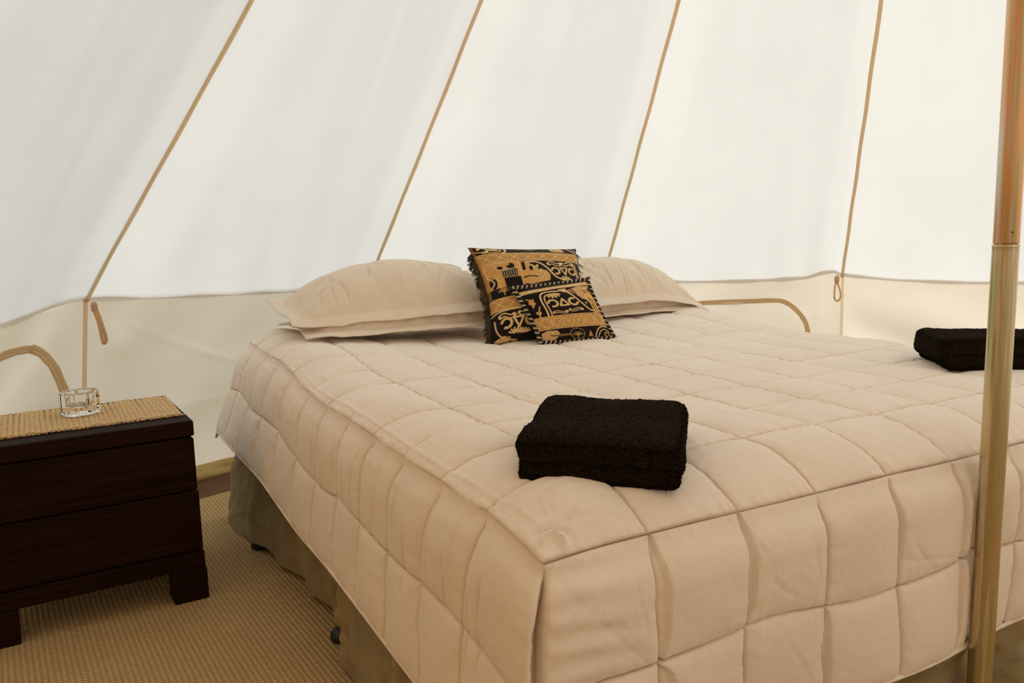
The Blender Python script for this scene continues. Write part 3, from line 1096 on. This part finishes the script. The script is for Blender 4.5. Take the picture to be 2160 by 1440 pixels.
# upper left
pillow('pillow', 'plump tan pillow on top of the left-hand stack with a pointed outer corner', 'pillow', 'pillows at the head of the bed',
       (.478, 1.960, BT + .172), .82, .50, math.radians(-2.5),
       lambda U, V: -.068 * np.clip(-V, 0, 1) ** 2.6 + .012 * U - .010 * np.clip(V, 0, 1) ** 3 - .050 * np.clip(-U, 0, 1) ** 3 * (1 - V ** 2) + .014 * np.clip(-U, 0, 1) ** 6, .122, 102, pu=2.2)
pillow('pillow', 'lower tan pillow of the right-hand stack, wrinkled at its end', 'pillow', 'pillows at the head of the bed',
       (1.395, 1.945, BT + .068), .78, .46, math.radians(2), lambda U, V: -.030 * np.abs(V) ** 3 + .010 - .012 * U ** 2 + .010 * np.clip(U, 0, 1) ** 2, .072, 103, pu=4)
pillow('pillow', 'plump tan pillow on top of the right-hand stack, its corner drooping off the bed', 'pillow', 'pillows at the head of the bed',
       (1.43, 1.965, BT + .155), .84, .50, math.radians(3),
       lambda U, V: -.062 * np.clip(-V, 0, 1) ** 2.6 - .03 * np.clip(V, 0, 1) ** 3 - .085 * np.clip(U, 0, 1) ** 3.0, .112, 104, pu=2.2)


# ================================================================== CUSHIONS
GOLD = np.array([.60, .33, .10]); GOLD_D = np.array([.42, .20, .05]); GOLD_L = np.array([.76, .52, .24])
BLK = np.array([.010, .006, .006]); CREAM = np.array([.62, .48, .28])


class Painter:
    def __init__(s, n, m, seed):
        s.U, s.V = np.meshgrid(np.linspace(0, 1, n), np.linspace(0, 1, m), indexing='ij')
        s.c = np.tile(BLK, (n, m, 1)).astype(float)
        s.s = seed

    def put(s, mask, col):
        m = np.clip(mask, 0, 1)[..., None]
        s.c = s.c * (1 - m) + np.asarray(col) * m

    def dseg(s, x0, y0, x1, y1):
        dx, dy = x1 - x0, y1 - y0
        t = np.clip(((s.U - x0) * dx + (s.V - y0) * dy) / (dx * dx + dy * dy + 1e-9), 0, 1)
        return np.hypot(s.U - x0 - t * dx, s.V - y0 - t * dy)

    def stroke(s, pts, w, col):
        pts = np.asarray(pts, float)
        d = np.full(s.U.shape, 9.)
        for a, b in zip(pts[:-1], pts[1:]): d = np.minimum(d, s.dseg(a[0], a[1], b[0], b[1]))
        s.put((w - d) / .003 + .5, col)

    def curve(s, pts, w, col, n=9):
        pts = np.asarray(pts, float); P = []
        e = np.vstack([2 * pts[0] - pts[1], pts, 2 * pts[-1] - pts[-2]])
        for i in range(1, len(e) - 2):
            for t in np.linspace(0, 1, n, endpoint=(i == len(e) - 3)):
                p0, p1, p2, p3 = e[i - 1], e[i], e[i + 1], e[i + 2]
                P.append(.5 * ((2 * p1) + (-p0 + p2) * t + (2 * p0 - 5 * p1 + 4 * p2 - p3) * t * t + (-p0 + 3 * p1 - 3 * p2 + p3) * t ** 3))
        s.stroke(P, w, col)

    def poly(s, pts, col):
        pts = np.asarray(pts, float)
        ins = np.zeros(s.U.shape, bool)
        dd = np.full(s.U.shape, 9.)
        for a_, b_ in zip(pts, np.roll(pts, -1, 0)): dd = np.minimum(dd, s.dseg(a_[0], a_[1], b_[0], b_[1]))
        j = len(pts) - 1
        for i in range(len(pts)):
            xi, yi = pts[i]; xj, yj = pts[j]
            c = ((yi > s.V) != (yj > s.V)) & (s.U < (xj - xi) * (s.V - yi) / (yj - yi + 1e-12) + xi)
            ins ^= c; j = i
        s.put(np.where(ins, dd, -dd) / .003 + .5, col)

    def disc(s, x, y, r, col, ry=None):
        ry = ry or r
        s.put((1 - np.hypot((s.U - x) / r, (s.V - y) / ry)) * r / .003 + .5, col)

    def band(s, y0, y1, net=True):
        m = ((s.V > y0) & (s.V < y1)) * 1.0
        tex = .5 + .5 * fbm(s.U * 60, s.V * 22, s.s, 2)
        c = GOLD_D + (GOLD - GOLD_D) * (tex[..., None] * .8 + .25)
        s.c = s.c * (1 - m[..., None]) + c * m[..., None]
        if net:
            H = y1 - y0; ym = (y0 + y1) / 2
            for k in range(-1, 9):
                xk = .07 + k * .125
                for sg in (1, -1):
                    P = [(xk + .125 * t, ym + sg * (H * .36) * math.sin(PI * t)) for t in np.linspace(0, 1, 9)]
                    s.stroke(P, .0035, GOLD_L * .92)
                s.disc(xk, ym, .010, GOLD_L)
        for y in (y0 + .004, y1 - .004):
            s.put((.005 - np.abs(s.V - y)) / .003, GOLD_L)

    def cring(s, x, y, r, w, gap, col):
        """ring with an opening centred on angle gap (radians)"""
        d = np.abs(np.hypot(s.U - x, s.V - y) - r)
        a = np.arctan2(s.V - y, s.U - x)
        da = np.abs((a - gap + PI) % (2 * PI) - PI)
        s.put(((w - d) / .003 + .5) * (da > .55), col)

    def ovc(s, x0, y0, w, h, flip=1):
        """the three signs: a back-to-front C, a V and a C, with rays"""
        r = min(w * .14, h * .42)
        for k, (cx, gap) in enumerate(((x0 + w * .17, PI + .5), (x0 + w * .86, .4))):
            s.cring(cx, y0 + h * .5, r, r * .26, gap, GOLD_L)
            s.cring(cx, y0 + h * .5, r * 1.22, r * .10, gap, GOLD)
        cx = x0 + w * .52; yy = y0 + h * .5
        a, b = (yy + flip * h * .36, yy - flip * h * .42)
        s.stroke([(cx - w * .14, a), (cx, b), (cx + w * .14, a), (cx - w * .14, a)], r * .22, GOLD_L)
        s.disc(cx, yy + flip * h * .14, r * .26, BLK)

    def wave(s, x, y, w, flip=1):
        P = [(x + w * t, y + flip * .012 * math.sin(2 * PI * t)) for t in np.linspace(0, 1, 14)]
        s.stroke(P, .020, GOLD_L)
        s.stroke(P[1:-2], .009, BLK)

    def petals(s, x, y, r, flip=1):
        for a in np.linspace(20, 160, 6):
            q = math.radians(a) * flip
            s.stroke([(x + r * .25 * math.cos(q), y + r * .2 * math.sin(q)), (x + r * math.cos(q), y + r * .8 * math.sin(q))], r * .13, GOLD_L)

    def palm(s, x, y, r):
        for a in np.linspace(15, 165, 7):
            q = math.radians(a)
            s.curve([(x, y), (x + r * .5 * math.cos(q), y + r * .62 * math.sin(q)), (x + r * math.cos(q), y + r * .75 * math.sin(q))], .0045, GOLD * .85)
        s.stroke([(x, y), (x, y - r * .5)], .006, GOLD)

    def spotted(s, pts, seed):
        s.poly(pts, GOLD_L * .9)
        pts = np.asarray(pts); x0, y0 = pts.min(0); x1, y1 = pts.max(0)
        r_ = np.random.default_rng(seed)
        ring = noise2(s.U * 85, s.V * 85, seed)
        ins = np.zeros(s.U.shape, bool); j = len(pts) - 1
        for i in range(len(pts)):
            xi, yi = pts[i]; xj, yj = pts[j]
            ins ^= ((yi > s.V) != (yj > s.V)) & (s.U < (xj - xi) * (s.V - yi) / (yj - yi + 1e-12) + xi); j = i
        s.put(((np.abs(ring) < .22) & ins) * .8, GOLD_D)

    def grain(s):
        g = 1 + .16 * noise2(s.U * 240, s.V * 240, 5) + .10 * fbm(s.U * 9, s.V * 9, 6)
        s.c = np.clip(s.c * g[..., None], 0, 1)


def paint_big(n):
    p = Painter(n, n, 3)
    # top row: half-hidden signs and scrolls on black
    p.curve([(-.02, .88), (.05, .855), (.20, .875), (.27, .91), (.285, 1.01)], .008, GOLD_L)
    p.curve([(.0, .93), (.10, .905), (.19, .90), (.24, .93), (.25, 1.01)], .006, GOLD)
    p.cring(.09, .945, .036, .012, PI + .5, GOLD_L)
    p.petals(.18, .925, .05)
    p.curve([(.36, .975), (.45, .955), (.52, .93)], .007, GOLD)
    for k in range(7): p.stroke([(.46 + .018 * k, .955), (.465 + .018 * k, .985)], .004, CREAM * .8)
    p.spotted([(.68, .93), (.70, .985), (.80, .985), (.83, .92), (.80, .90), (.70, .90)], 4)
    p.curve([(.86, .99), (.90, .93), (.97, .90)], .007, GOLD_L); p.curve([(.90, 1.), (.94, .95), (1., .93)], .006, GOLD_L)
    p.band(.765, .885)
    # middle: beast with howdah on the left
    p.poly([(0, .76), (.36, .76), (.37, .60), (.52, .63), (.55, .53), (.40, .50), (.30, .52), (.20, .50), (.0, .50)], GOLD * 1.12)
    p.put(((p.U < .34) & (p.V > .50) & (p.V < .765)) * 1.0, GOLD * 1.1)
    p.put(((p.U < .30) & (p.V > .50) & (p.V < .765)) * (.35 * (.5 + .5 * fbm(p.U * 40, p.V * 40, 8))), GOLD_D)
    p.disc(.155, .70, .028, BLK, .018); p.disc(.255, .715, .037, BLK, .034); p.disc(.235, .735, .018, GOLD, .014)
    p.poly([(.165, .60), (.165, .672), (.305, .682), (.30, .60)], BLK)
    for i in range(6):
        for j in range(4): p.disc(.182 + .0215 * i, .612 + .0175 * j, .0058, CREAM)
    p.put(((p.U > .17) & (p.U < .32) & (p.V > .50) & (p.V < .592)) * 1.0, BLK)
    p.disc(.06, .56, .035, BLK, .06); p.curve([(.04, .52), (.07, .56), (.05, .60)], .008, GOLD_L * .7)
    p.put(((p.U < .02)) * .5, GOLD_D)
    p.curve([(.02, .755), (.03, .62), (.10, .60), (.12, .50)], .004, GOLD_L * 1.0)
    p.curve([(.10, .745), (.16, .675), (.335, .685), (.345, .60)], .004, GOLD_L)
    p.curve([(.335, .75), (.335, .60), (.33, .51)], .004, GOLD_L)
    p.curve([(.0, .70), (.08, .745), (.20, .76)], .003, GOLD_L)
    # second figure with dark upright bars
    p.poly([(.34, .76), (.47, .745), (.50, .62), (.55, .66), (.58, .60), (.56, .53), (.34, .53)], GOLD * 1.1)
    p.poly([(.355, .745), (.385, .75), (.38, .655), (.35, .655)], BLK)
    p.poly([(.42, .74), (.56, .75), (.58, .64), (.51, .66), (.45, .70)], BLK)
    p.disc(.428, .675, .016, BLK, .028)
    p.curve([(.42, .72), (.455, .70), (.45, .665)], .007, GOLD_L)
    p.poly([(.46, .695), (.50, .72), (.495, .68)], GOLD_L)
    p.spotted([(.46, .655), (.52, .665), (.55, .63), (.545, .56), (.46, .555)], 9)
    p.curve([(.34, .573), (.40, .588), (.46, .578)], .006, BLK)
    # arch frame with the signs
    p.poly([(.50, .755), (1.0, .755), (1.0, .50), (.66, .50), (.60, .60), (.54, .70)], BLK)
    p.curve([(.40, .752), (.50, .745), (.57, .68), (.62, .58), (.70, .53)], .0085, GOLD_L)
    p.curve([(.86, .75), (.855, .70), (.86, .60), (.855, .50)], .007, GOLD_L)
    p.curve([(.885, .74), (.88, .68), (.885, .58), (.88, .50)], .006, GOLD_L)
    p.wave(.60, .725, .11); p.wave(.73, .728, .11, -1)
    p.ovc(.60, .59, .25, .10, 1)
    p.petals(.72, .535, .055)
    p.spotted([(.93, .66), (1.0, .69), (1.0, .58), (.92, .60)], 11)
    # lower row of plants
    for k, x in enumerate((.14, .27, .45, .63, .82)): p.palm(x, .455, .055)
    p.curve([(.20, .42), (.26, .47), (.31, .43)], .006, GOLD * .8)
    p.band(.285, .405, net=True)
    p.put(((p.V > .0) & (p.V < .28)) * 1.0, BLK)
    p.curve([(.0, .255), (.08, .275), (.30, .28)], .006, GOLD_L)
    p.wave(.07, .225, .12); p.wave(.24, .235, .12, -1)
    p.ovc(.07, .10, .30, .115, 1)
    p.petals(.20, .055, .06); p.petals(.27, .05, .05)
    p.curve([(.02, .20), (.04, .10), (.10, .03), (.22, .0)], .006, GOLD_L * .8)
    p.curve([(.40, .28), (.42, .15), (.50, .03)], .006, GOLD_L * .8)
    p.ovc(.55, .10, .30, .115, 1)
    p.spotted([(.03, .02), (.10, .05), (.16, .03), (.15, .0), (.03, .0)], 12)
    p.grain()
    return p.c


def paint_small(n):
    p = Painter(n, n, 5)
    # top strip
    p.put((p.V > .925) * 1.0, BLK)
    p.poly([(0, .86), (.0, .905), (1.0, .965), (1.0, .90), (.5, .885), (.0, .84)], GOLD_L * .95)
    # left upright scrolls and bird
    p.curve([(.055, .76), (.10, .72), (.13, .74), (.09, .66), (.085, .60)], .009, GOLD * 1.1)
    p.poly([(.05, .68), (.09, .76), (.14, .67), (.10, .62)], GOLD * 1.1)
    p.cring(.115, .50, .022, .009, 1.5, GOLD_L); p.curve([(.16, .60), (.13, .53), (.11, .44), (.10, .38)], .009, GOLD)
    # arch
    p.curve([(.20, .33), (.22, .50), (.22, .70), (.25, .80), (.32, .835), (.46, .835), (.56, .83), (.64, .75), (.72, .60), (.80, .48), (.88, .44)], .011, GOLD_L)
    p.curve([(.245, .33), (.265, .50), (.262, .68), (.29, .765), (.36, .79), (.46, .79)], .008, GOLD_L)
    p.petals(.40, .80, .095, -1)
    p.ovc(.275, .555, .40, .145, -1)
    p.wave(.30, .47, .17, 1); p.wave(.52, .49, .17, -1)
    # fan
    for a in (-35, -20, -5, 10, 25):
        q = math.radians(a); p.stroke([(.60, .815), (.60 + .11 * math.cos(q), .815 + .11 * math.sin(q))], .006, GOLD * .75)
    p.poly([(.50, .86), (.55, .80), (.62, .79), (.60, .87)], GOLD_L)
    # animal on the right
    p.spotted([(.70, .86), (.72, .72), (.76, .66), (.82, .64), (.86, .70), (.90, .80), (.97, .88), (.80, .89)], 21)
    p.poly([(.82, .80), (.93, .80), (.97, .62), (.985, .44), (.86, .42), (.85, .55), (.835, .68)], GOLD * 1.2)
    p.poly([(.86, .68), (.875, .68), (.90, .45), (.885, .45)], BLK); p.disc(.845, .765, .012, BLK)
    p.poly([(.90, .66), (.915, .66), (.945, .45), (.93, .45)], BLK)
    p.curve([(.82, .69), (.84, .62), (.89, .58)], .008, GOLD_L); p.poly([(.77, .60), (.81, .60), (.79, .565)], GOLD_L)
    p.curve([(.82, .80), (.90, .79), (.98, .77)], .008, GOLD_D * .5)
    p.band(.205, .42)
    for k in range(7):
        x = .16 + k * .14
        P = [(x + .065 * math.cos(t), .31 + .075 * math.sin(t)) for t in np.linspace(0, 2 * PI, 14)]
        p.stroke(P, .004, GOLD_L * .95)
    # bottom row
    p.put(((p.V < .20)) * 1.0, BLK)
    p.spotted([(.03, .03), (.04, .16), (.12, .19), (.24, .18), (.27, .13), (.22, .06), (.16, .02)], 23)
    p.stroke([(.15, .105), (.28, .085)], .010, GOLD_D * .35)
    for k in range(9): p.stroke([(.27 + .016 * k, .085), (.275 + .016 * k, .11)], .004, GOLD * .8)
    P = [(.50 + .095 * math.cos(t), .10 + .085 * math.sin(t)) for t in np.linspace(0, 2 * PI, 18)]
    p.stroke(P, .004, GOLD * .8)
    p.palm(.50, .07, .075)
    p.poly([(.64, .05), (.68, .14), (.70, .04)], GOLD * .9)
    p.curve([(.72, .0), (.78, .13), (.86, .185), (.95, .18)], .008, GOLD_L)
    p.curve([(.76, .0), (.82, .11), (.89, .14), (.95, .09)], .006, GOLD_L)
    p.cring(.90, .06, .03, .008, -1.5, GOLD)
    p.grain()
    return p.c


def cushion(name, label, corners, T, paint, n=300, pow_=.5, bow=0.02, seed=0, parent_cat='cushion', sag=(0, 0)):
    """corners: BL, BR, TR, TL as world points; puffed both ways along the face normal"""
    BLc, BRc, TRc, TLc = [np.array(c, float) for c in corners]
    org = (BLc + BRc) / 2
    root = empty(name, tuple(org))
    tag(root, label, parent_cat)
    u = np.linspace(0, 1, n)
    U, V = np.meshgrid(u, u, indexing='ij')
    P = (BLc * ((1 - U) * (1 - V))[..., None] + BRc * (U * (1 - V))[..., None] + TRc * (U * V)[..., None] + TLc * ((1 - U) * V)[..., None])
    nrm = np.cross(BRc - BLc, TLc - BLc); nrm /= np.linalg.norm(nrm)
    if nrm[1] > 0: nrm = -nrm
    a = np.abs(2 * U - 1); b = np.abs(2 * V - 1)
    f = ((1 - a ** 2.4) * (1 - b ** 2.4)) ** pow_
    ux = (BRc - BLc); vx = (TLc - BLc)
    # hollow sides so that the corners stand out
    P = P - ux * ((2 * U - 1) * bow * (1 - b ** 2) * a ** 2)[..., None] - vx * ((2 * V - 1) * bow * (1 - a ** 2) * b ** 2)[..., None] * .5
    w = .0035 * fbm(U * 4, V * 4, seed, 3) * smooth01(f, 0, .3)
    front = P + nrm * (T * f + w + .0008)[..., None]
    back = P - nrm * (T * .8 * f + .0008)[..., None]
    c = paint(n)
    body_f = mesh('front_cover', (front - org).reshape(-1, 3), grid_faces(n, n, flip=False), M_jacquard, root, col=c.reshape(-1, 3))
    k = 6
    bb = back[::k, ::k]; nb = bb.shape[0]
    # back cover closes the shape (shares the outline)
    full = np.vstack([(back[::3, ::3] - org).reshape(-1, 3)])
    nb = back[::3, ::3].shape[0]
    mesh('back_cover', full, grid_faces(nb, nb, flip=True), M_cord_dark, root)
    return root, P, nrm, org


bigc, Pb_, nb_, ob_ = cushion('cushion', 'large black and gold patterned cushion with a fringed edge, leaning on the pillows',
                              [(.690, 1.555, BT + .004), (1.135, 1.500, BT + .006), (1.150, 1.722, BT + .318), (.700, 1.735, BT + .338)],
                              .085, paint_big, 400, seed=5, bow=.07)
# pinched top-left ear is part of the outline; fringe down both sides
strands = []
for side in (0, 1):
    for q in range(620 if side == 0 else 40):
        v = rng.uniform(.0, .93)
        i = int(v * 399)
        p = (Pb_[0, i] if side == 0 else Pb_[-1, i]) - ob_
        dirx = -1 if side == 0 else 1
        tuft = math.sin(v * 40) * .006
        L = rng.uniform(.014, .030) + tuft
        d = np.array([dirx * .8, rng.uniform(-.5, .1), rng.uniform(-.9, .25)]); d /= np.linalg.norm(d)
        g = np.array([dirx * .1, 0, -1.0])
        pts = [p + d * L * t + g * .010 * t * t + rng.normal(0, .0012, 3) for t in np.linspace(0, 1, 5)]
        pts = [np.array([x[0], x[1], max(x[2], .004)]) for x in pts]
        strands.append(tube(pts, [.0022, .0020, .0018, .0015, .0009], 4))
V, F = join(strands)
fr = mesh('fringe', V, F, M_fringe, bigc)
tag(fr, 'dark thread fringe', kind='stuff')

smc, Ps_, ns_, os_ = cushion('cushion', 'small black and gold cushion edged with twisted rope, in front of the large one',
                             [(.838, 1.462, BT + .006), (1.118, 1.425, BT + .006), (1.072, 1.530, BT + .212), (.778, 1.548, BT + .196)],
                             .040, paint_small, 340, seed=15, bow=.03)
# twisted rope along the outline: two strands, light and dark
out_i = [Ps_[i, 0] for i in range(0, 340, 2)] + [Ps_[-1, i] for i in range(0, 340, 2)] + [Ps_[i, -1] for i in range(339, 0, -2)] + [Ps_[0, i] for i in range(339, 0, -2)]
out_i = np.array(out_i) - os_ + ns_ * .006
out_i[:, 2] = np.maximum(out_i[:, 2], .006)
# resample evenly
seg = np.linalg.norm(np.roll(out_i, -1, 0) - out_i, axis=1); cum = np.concatenate([[0], np.cumsum(seg)])
Lr = cum[-1]; nR = 900
ss = np.linspace(0, Lr, nR, endpoint=False)
closedP = np.vstack([out_i, out_i[:1]])
path = np.stack([np.interp(ss, cum, closedP[:, k]) for k in range(3)], -1)
T = np.roll(path, -2, 0) - np.roll(path, 2, 0); T /= np.linalg.norm(T, axis=1)[:, None]
Nn = np.cross(T, ns_); Nn /= np.linalg.norm(Nn, axis=1)[:, None]
turns = int(Lr / .0175)
for k, (mat, lab) in enumerate(((M_cord_dark, 'black strand'), (M_cord_light, 'cream strand'), (M_cord_dark, 'black strand'))):
    ph = 2 * PI * turns * ss / Lr + k * 2 * PI / 3
    hp = path + .0040 * (np.cos(ph)[:, None] * Nn + np.sin(ph)[:, None] * ns_)
    V, F = tube(hp, .0038, 7, closed=True)
    o = mesh('rope_strand', V, F, mat, smc)
    tag(o, lab)
# tassel ends at the corners
for (i, j) in ((0, 0), (-1, 0), (0, -1), (-1, -1)):
    st = []
    p = Ps_[i, j] - os_
    cdir = p - (Ps_.reshape(-1, 3).mean(0) - os_); cdir /= np.linalg.norm(cdir)
    for q in range(26):
        d = cdir + rng.normal(0, .35, 3); d /= np.linalg.norm(d)
        L = rng.uniform(.010, .022)
        pts = [p + d * L * t + np.array([0, 0, -.004 * t * t]) for t in np.linspace(0, 1, 4)]
        pts = [np.array([x[0], x[1], max(x[2], .003)]) for x in pts]
        st.append(tube(pts, .0011, 4))
    V, F = join(st)
    t_ = mesh('tassel', V, F, M_fringe if j else M_cord_light, smc)
    tag(t_, kind='stuff')


# ================================================================== TOWELS
def towel(label, ctr, rz, w, d, h, seed, overhang=0.0):
    root = empty('towel', ctr, rz)
    tag(root, label, 'towel', 'folded black towels on the comforter')

    def layer(z0, z1, x0, x1, y0, y1, rf, sd, name):
        """soft slab: superellipse section, folded edge rounded"""
        n = 64
        q = np.linspace(-1, 1, n)
        q = np.sin(q * PI / 2) * .35 + q * .65
        A, B = np.meshgrid(q, q, indexing='ij')
        hx, hy, hz = (x1 - x0) / 2, (y1 - y0) / 2, (z1 - z0) / 2
        rz_ = hz * .96; rx = min(rf, hx)
        parts = []
        for ax in range(3):
            for sg in (1, -1):
                C = np.full_like(A, sg)
                P = {0: (C, A, B), 1: (B, C, A), 2: (A, B, C)}[ax]
                P = np.stack([P[0] * hx, P[1] * hy, P[2] * hz], -1).reshape(-1, 3)
                I = np.stack([np.clip(P[:, 0], -hx + rx, hx - rx), np.clip(P[:, 1], -hy + rx, hy - rx), np.clip(P[:, 2], -hz + rz_, hz - rz_)], -1)
                D = (P - I) / np.array([rx, rx, rz_])
                D /= np.linalg.norm(D, axis=1)[:, None] + 1e-9
                D = np.sign(D) * np.abs(D) ** .8
                parts.append((I + D * np.array([rx, rx, rz_]), grid_faces(n, n, flip=(sg < 0))))
        V, F = join(parts)
        key = np.round(V * 2e4).astype(np.int64)
        _, first, invk = np.unique(key, axis=0, return_index=True, return_inverse=True)
        V = V[first]; F = invk.ravel()[F]
        F = F[[len(set(f)) == 4 for f in F.tolist()]]
        V = V + np.array([(x0 + x1) / 2, (y0 + y1) / 2, (z0 + z1) / 2])
        X, Y, Z = V.T.copy()
        zc = (z0 + z1) / 2
        # the plan outline wanders a little, the top undulates
        X2_ = X + .006 * fbm(Y * 8 + sd, Z * 16, sd + 4); Y2_ = Y + .006 * fbm(X * 9, Z * 16 + sd, sd + 6)
        Z2_ = Z + (.006 * fbm(X * 8, Y * 8, sd, 2) + .0035 * np.sin(Y * 42 + 3 * fbm(X * 6, Y * 3, sd + 1))) * smooth01(Z, zc, z1)
        V = np.stack([X2_, Y2_, Z2_], -1) + rng.normal(0, .0007, V.shape)
        return mesh(name, V, F, M_towel, root), V
    a, Va = layer(0.001, h * .55, -w / 2 + .002, w / 2 - .002, -d / 2 - .003, d / 2 - .012, .012, seed, 'lower_fold')
    b, Vb = layer(h * .14, h, -w / 2 - overhang, w / 2 + .006, -d / 2 + .004, d / 2, .034, seed + 30, 'upper_fold')
    # terry loops standing off the surface
    st = []
    allV = np.vstack([Va, Vb])
    idx = rng.choice(len(allV), 22000)
    P = allV[idx]
    c0 = np.array([0, 0, h / 2])
    dv = (P - c0) / np.array([w, d, h]); 
    dv = np.sign(dv) * np.abs(dv) ** 3; dv /= np.linalg.norm(dv, axis=1)[:, None] + 1e-9
    dv = dv + rng.normal(0, .55, dv.shape); dv /= np.linalg.norm(dv, axis=1)[:, None]
    keep = P[:, 2] > .006
    P, dv = P[keep], dv[keep]
    s1 = np.cross(dv, rng.normal(0, 1, dv.shape)); s1 /= np.linalg.norm(s1, axis=1)[:, None]
    s2 = np.cross(dv, s1)
    L = rng.uniform(.0012, .0028, (len(P), 1)); r = .0010
    A = P - dv * .001 + s1 * r; B = P - dv * .001 - s1 * r * .5 + s2 * r * .87; C = P - dv * .001 - s1 * r * .5 - s2 * r * .87; D = P + dv * L
    Vt = np.stack([A, B, C, D], 1).reshape(-1, 3)
    k = np.arange(len(P))[:, None] * 4
    Ft = np.concatenate([k + np.array([[0, 1, 3]]), k + np.array([[1, 2, 3]]), k + np.array([[2, 0, 3]])], 0)
    o = mesh('terry_loops', Vt, Ft, M_towel, root, smooth=False)
    tag(o, kind='stuff')
    return root


t1 = towel('folded black terry towel lying on the near foot corner of the comforter', (.256, .216, BT - .001), math.radians(-36.5), .265, .285, .078, 200, .004)
t1.rotation_euler = (math.radians(3.5), math.radians(1.0), math.radians(-41))
t2 = towel('folded black terry towel partly hidden behind the tent pole', (1.612, .392, BT + .006), math.radians(-37), .27, .25, .088, 240, .016)

# ================================================================== NIGHTSTAND
ns = empty('bedside_chest', (-.292, 1.505, 0), math.radians(4.2))
tag(ns, 'dark espresso wooden two-drawer bedside chest on block feet standing left of the bed', 'chest')
W_, D_ = .56, .45
top_z = .533
o = box('top', (-W_, .002, -.002, D_, top_z - .045, top_z), M_wood, ns, .003)
box('carcass', (-W_ + .004, -.004, .010, D_ - .004, .098, top_z - .048), M_wood, ns, .002)
box('drawer', (-W_ + .001, -.001, -.004, .012, .330, top_z - .050), M_wood, ns, .0025)
box('drawer', (-W_ - .001, .001, -.006, .012, .150, .326), M_wood, ns, .0025)
box('plinth', (-W_ - .003, .003, -.009, .012, .096, .146), M_wood, ns, .0025)
for sx in (0, 1):
    for sy in (0, 1):
        x0 = -W_ - .005 if sx == 0 else -.088
        y0 = -.012 if sy == 0 else D_ - .09
        box('foot', (x0, x0 + .094, y0, y0 + .09, 0.0005, .095), M_wood, ns, .0025)

# jute runner -----------------------------------------------------------------
run = empty('jute_runner', (-.31, 1.60, top_z), math.radians(3.4))
tag(run, 'coarse braided jute runner lying across the dark bedside chest', 'runner')
CW = .0134
NCORD = 37
LEN = .325
ns_c, nr_c = 110, 7
sC = np.linspace(0, 1, ns_c)
base_me = []
for var in range(4):
    V = []
    for i, s_ in enumerate(sC):
        y = -.012 + s_ * LEN
        tw = s_ * LEN / .0105 * 2 * PI + var * 1.3
        wz = .0052 + .0013 * math.sin(tw) + .0006 * math.sin(tw * 2.3 + var)
        xo = .0012 * math.sin(tw * .5 + var)
        for j in range(nr_c):
            a = PI * j / (nr_c - 1)
            lump = 1 + .30 * math.sin(tw + a * 1.6)
            V.append((xo + (CW / 2 - .0004) * math.cos(a) * lump ** .5, y, .0008 + wz * math.sin(a) * lump + .0004 * (j in (0, nr_c - 1))))
    nV = len(V)
    # cheap underside closing strip
    F = grid_faces(ns_c, nr_c, flip=True).tolist()
    F += [(i * nr_c, i * nr_c + nr_c - 1, (i + 1) * nr_c + nr_c - 1, (i + 1) * nr_c) for i in range(ns_c - 1)]
    F += [tuple(range(nr_c)), tuple((ns_c - 1) * nr_c + j for j in range(nr_c - 1, -1, -1))]
    base_me.append((V, F))
cords = []
for k in range(NCORD):
    if k < 4:
        c_ = mesh('cord', base_me[k][0], base_me[k][1], M_jute, run)
        cords.append(c_)
    else:
        c_ = cords[k % 4].copy(); COL.objects.link(c_); c_.parent = run
    c_.location = (-.007 - k * CW, .004 * math.sin(k * .9) + .0015 * (k % 3), .0012)
    c_.rotation_euler = (0, 0, math.radians(-.8 + .5 * math.sin(k)))
st = []
for q in range(760):
    x = -rng.uniform(0, NCORD * CW); front = rng.random() < .72
    y = -.010 if front else LEN - .014
    dr_ = -1 if front else 1
    L = rng.uniform(.006, .016) if front else rng.uniform(.003, .008)
    d = np.array([rng.normal(0, .9), dr_, rng.uniform(-.15, .35)]); d /= np.linalg.norm(d)
    p = np.array([x, y, rng.uniform(.0025, .006)])
    pts = [p + d * L * t + np.array([0, 0, -.003 * t * t]) for t in np.linspace(0, 1, 4)]
    pts = [np.array([a_[0], a_[1], max(a_[2], .0018)]) for a_ in pts]
    st.append(tube(pts, .0010, 4))
V, F = join(st)
fr = mesh('frayed_edge', V, F, M_jute, run); tag(fr, kind='stuff')

# glass candle holder -----------------------------------------------------------
gh = empty('candle_holder', (-.574, 1.752, top_z + .0100), math.radians(8))
tag(gh, 'small clear faceted glass tealight holder standing on the jute runner', 'candle holder')
V = []; F = []
nf = 8
nn = 48
ring = []


GR = .056


def facet_r(a, R):
    m_ = (a + PI / nf) % (2 * PI / nf) - PI / nf
    return R * math.cos(PI / nf) / math.cos(m_) * (1 - .0)


prof = [(.0, 'o', 0.001), (.90, 'o', 0.0), (1.0, 'o', .0022), (1.0, 'o', .0645), (.965, 'o', .067), (.62, 'c', .067), (.58, 'c', .0655), (.56, 'c', .030), (.52, 'c', .027), (.0, 'c', .027)]
for f_, ty, z in prof:
    for j in range(nn):
        a = 2 * PI * j / nn
        r = facet_r(a, GR) * f_ if ty == 'o' else .052 * f_
        r = max(r, .0005)
        V.append((r * math.cos(a), r * math.sin(a), z))
g = mesh('glass_body', V, grid_faces(len(prof), nn, wrap=True, flip=True), M_glass, gh, smooth=False)
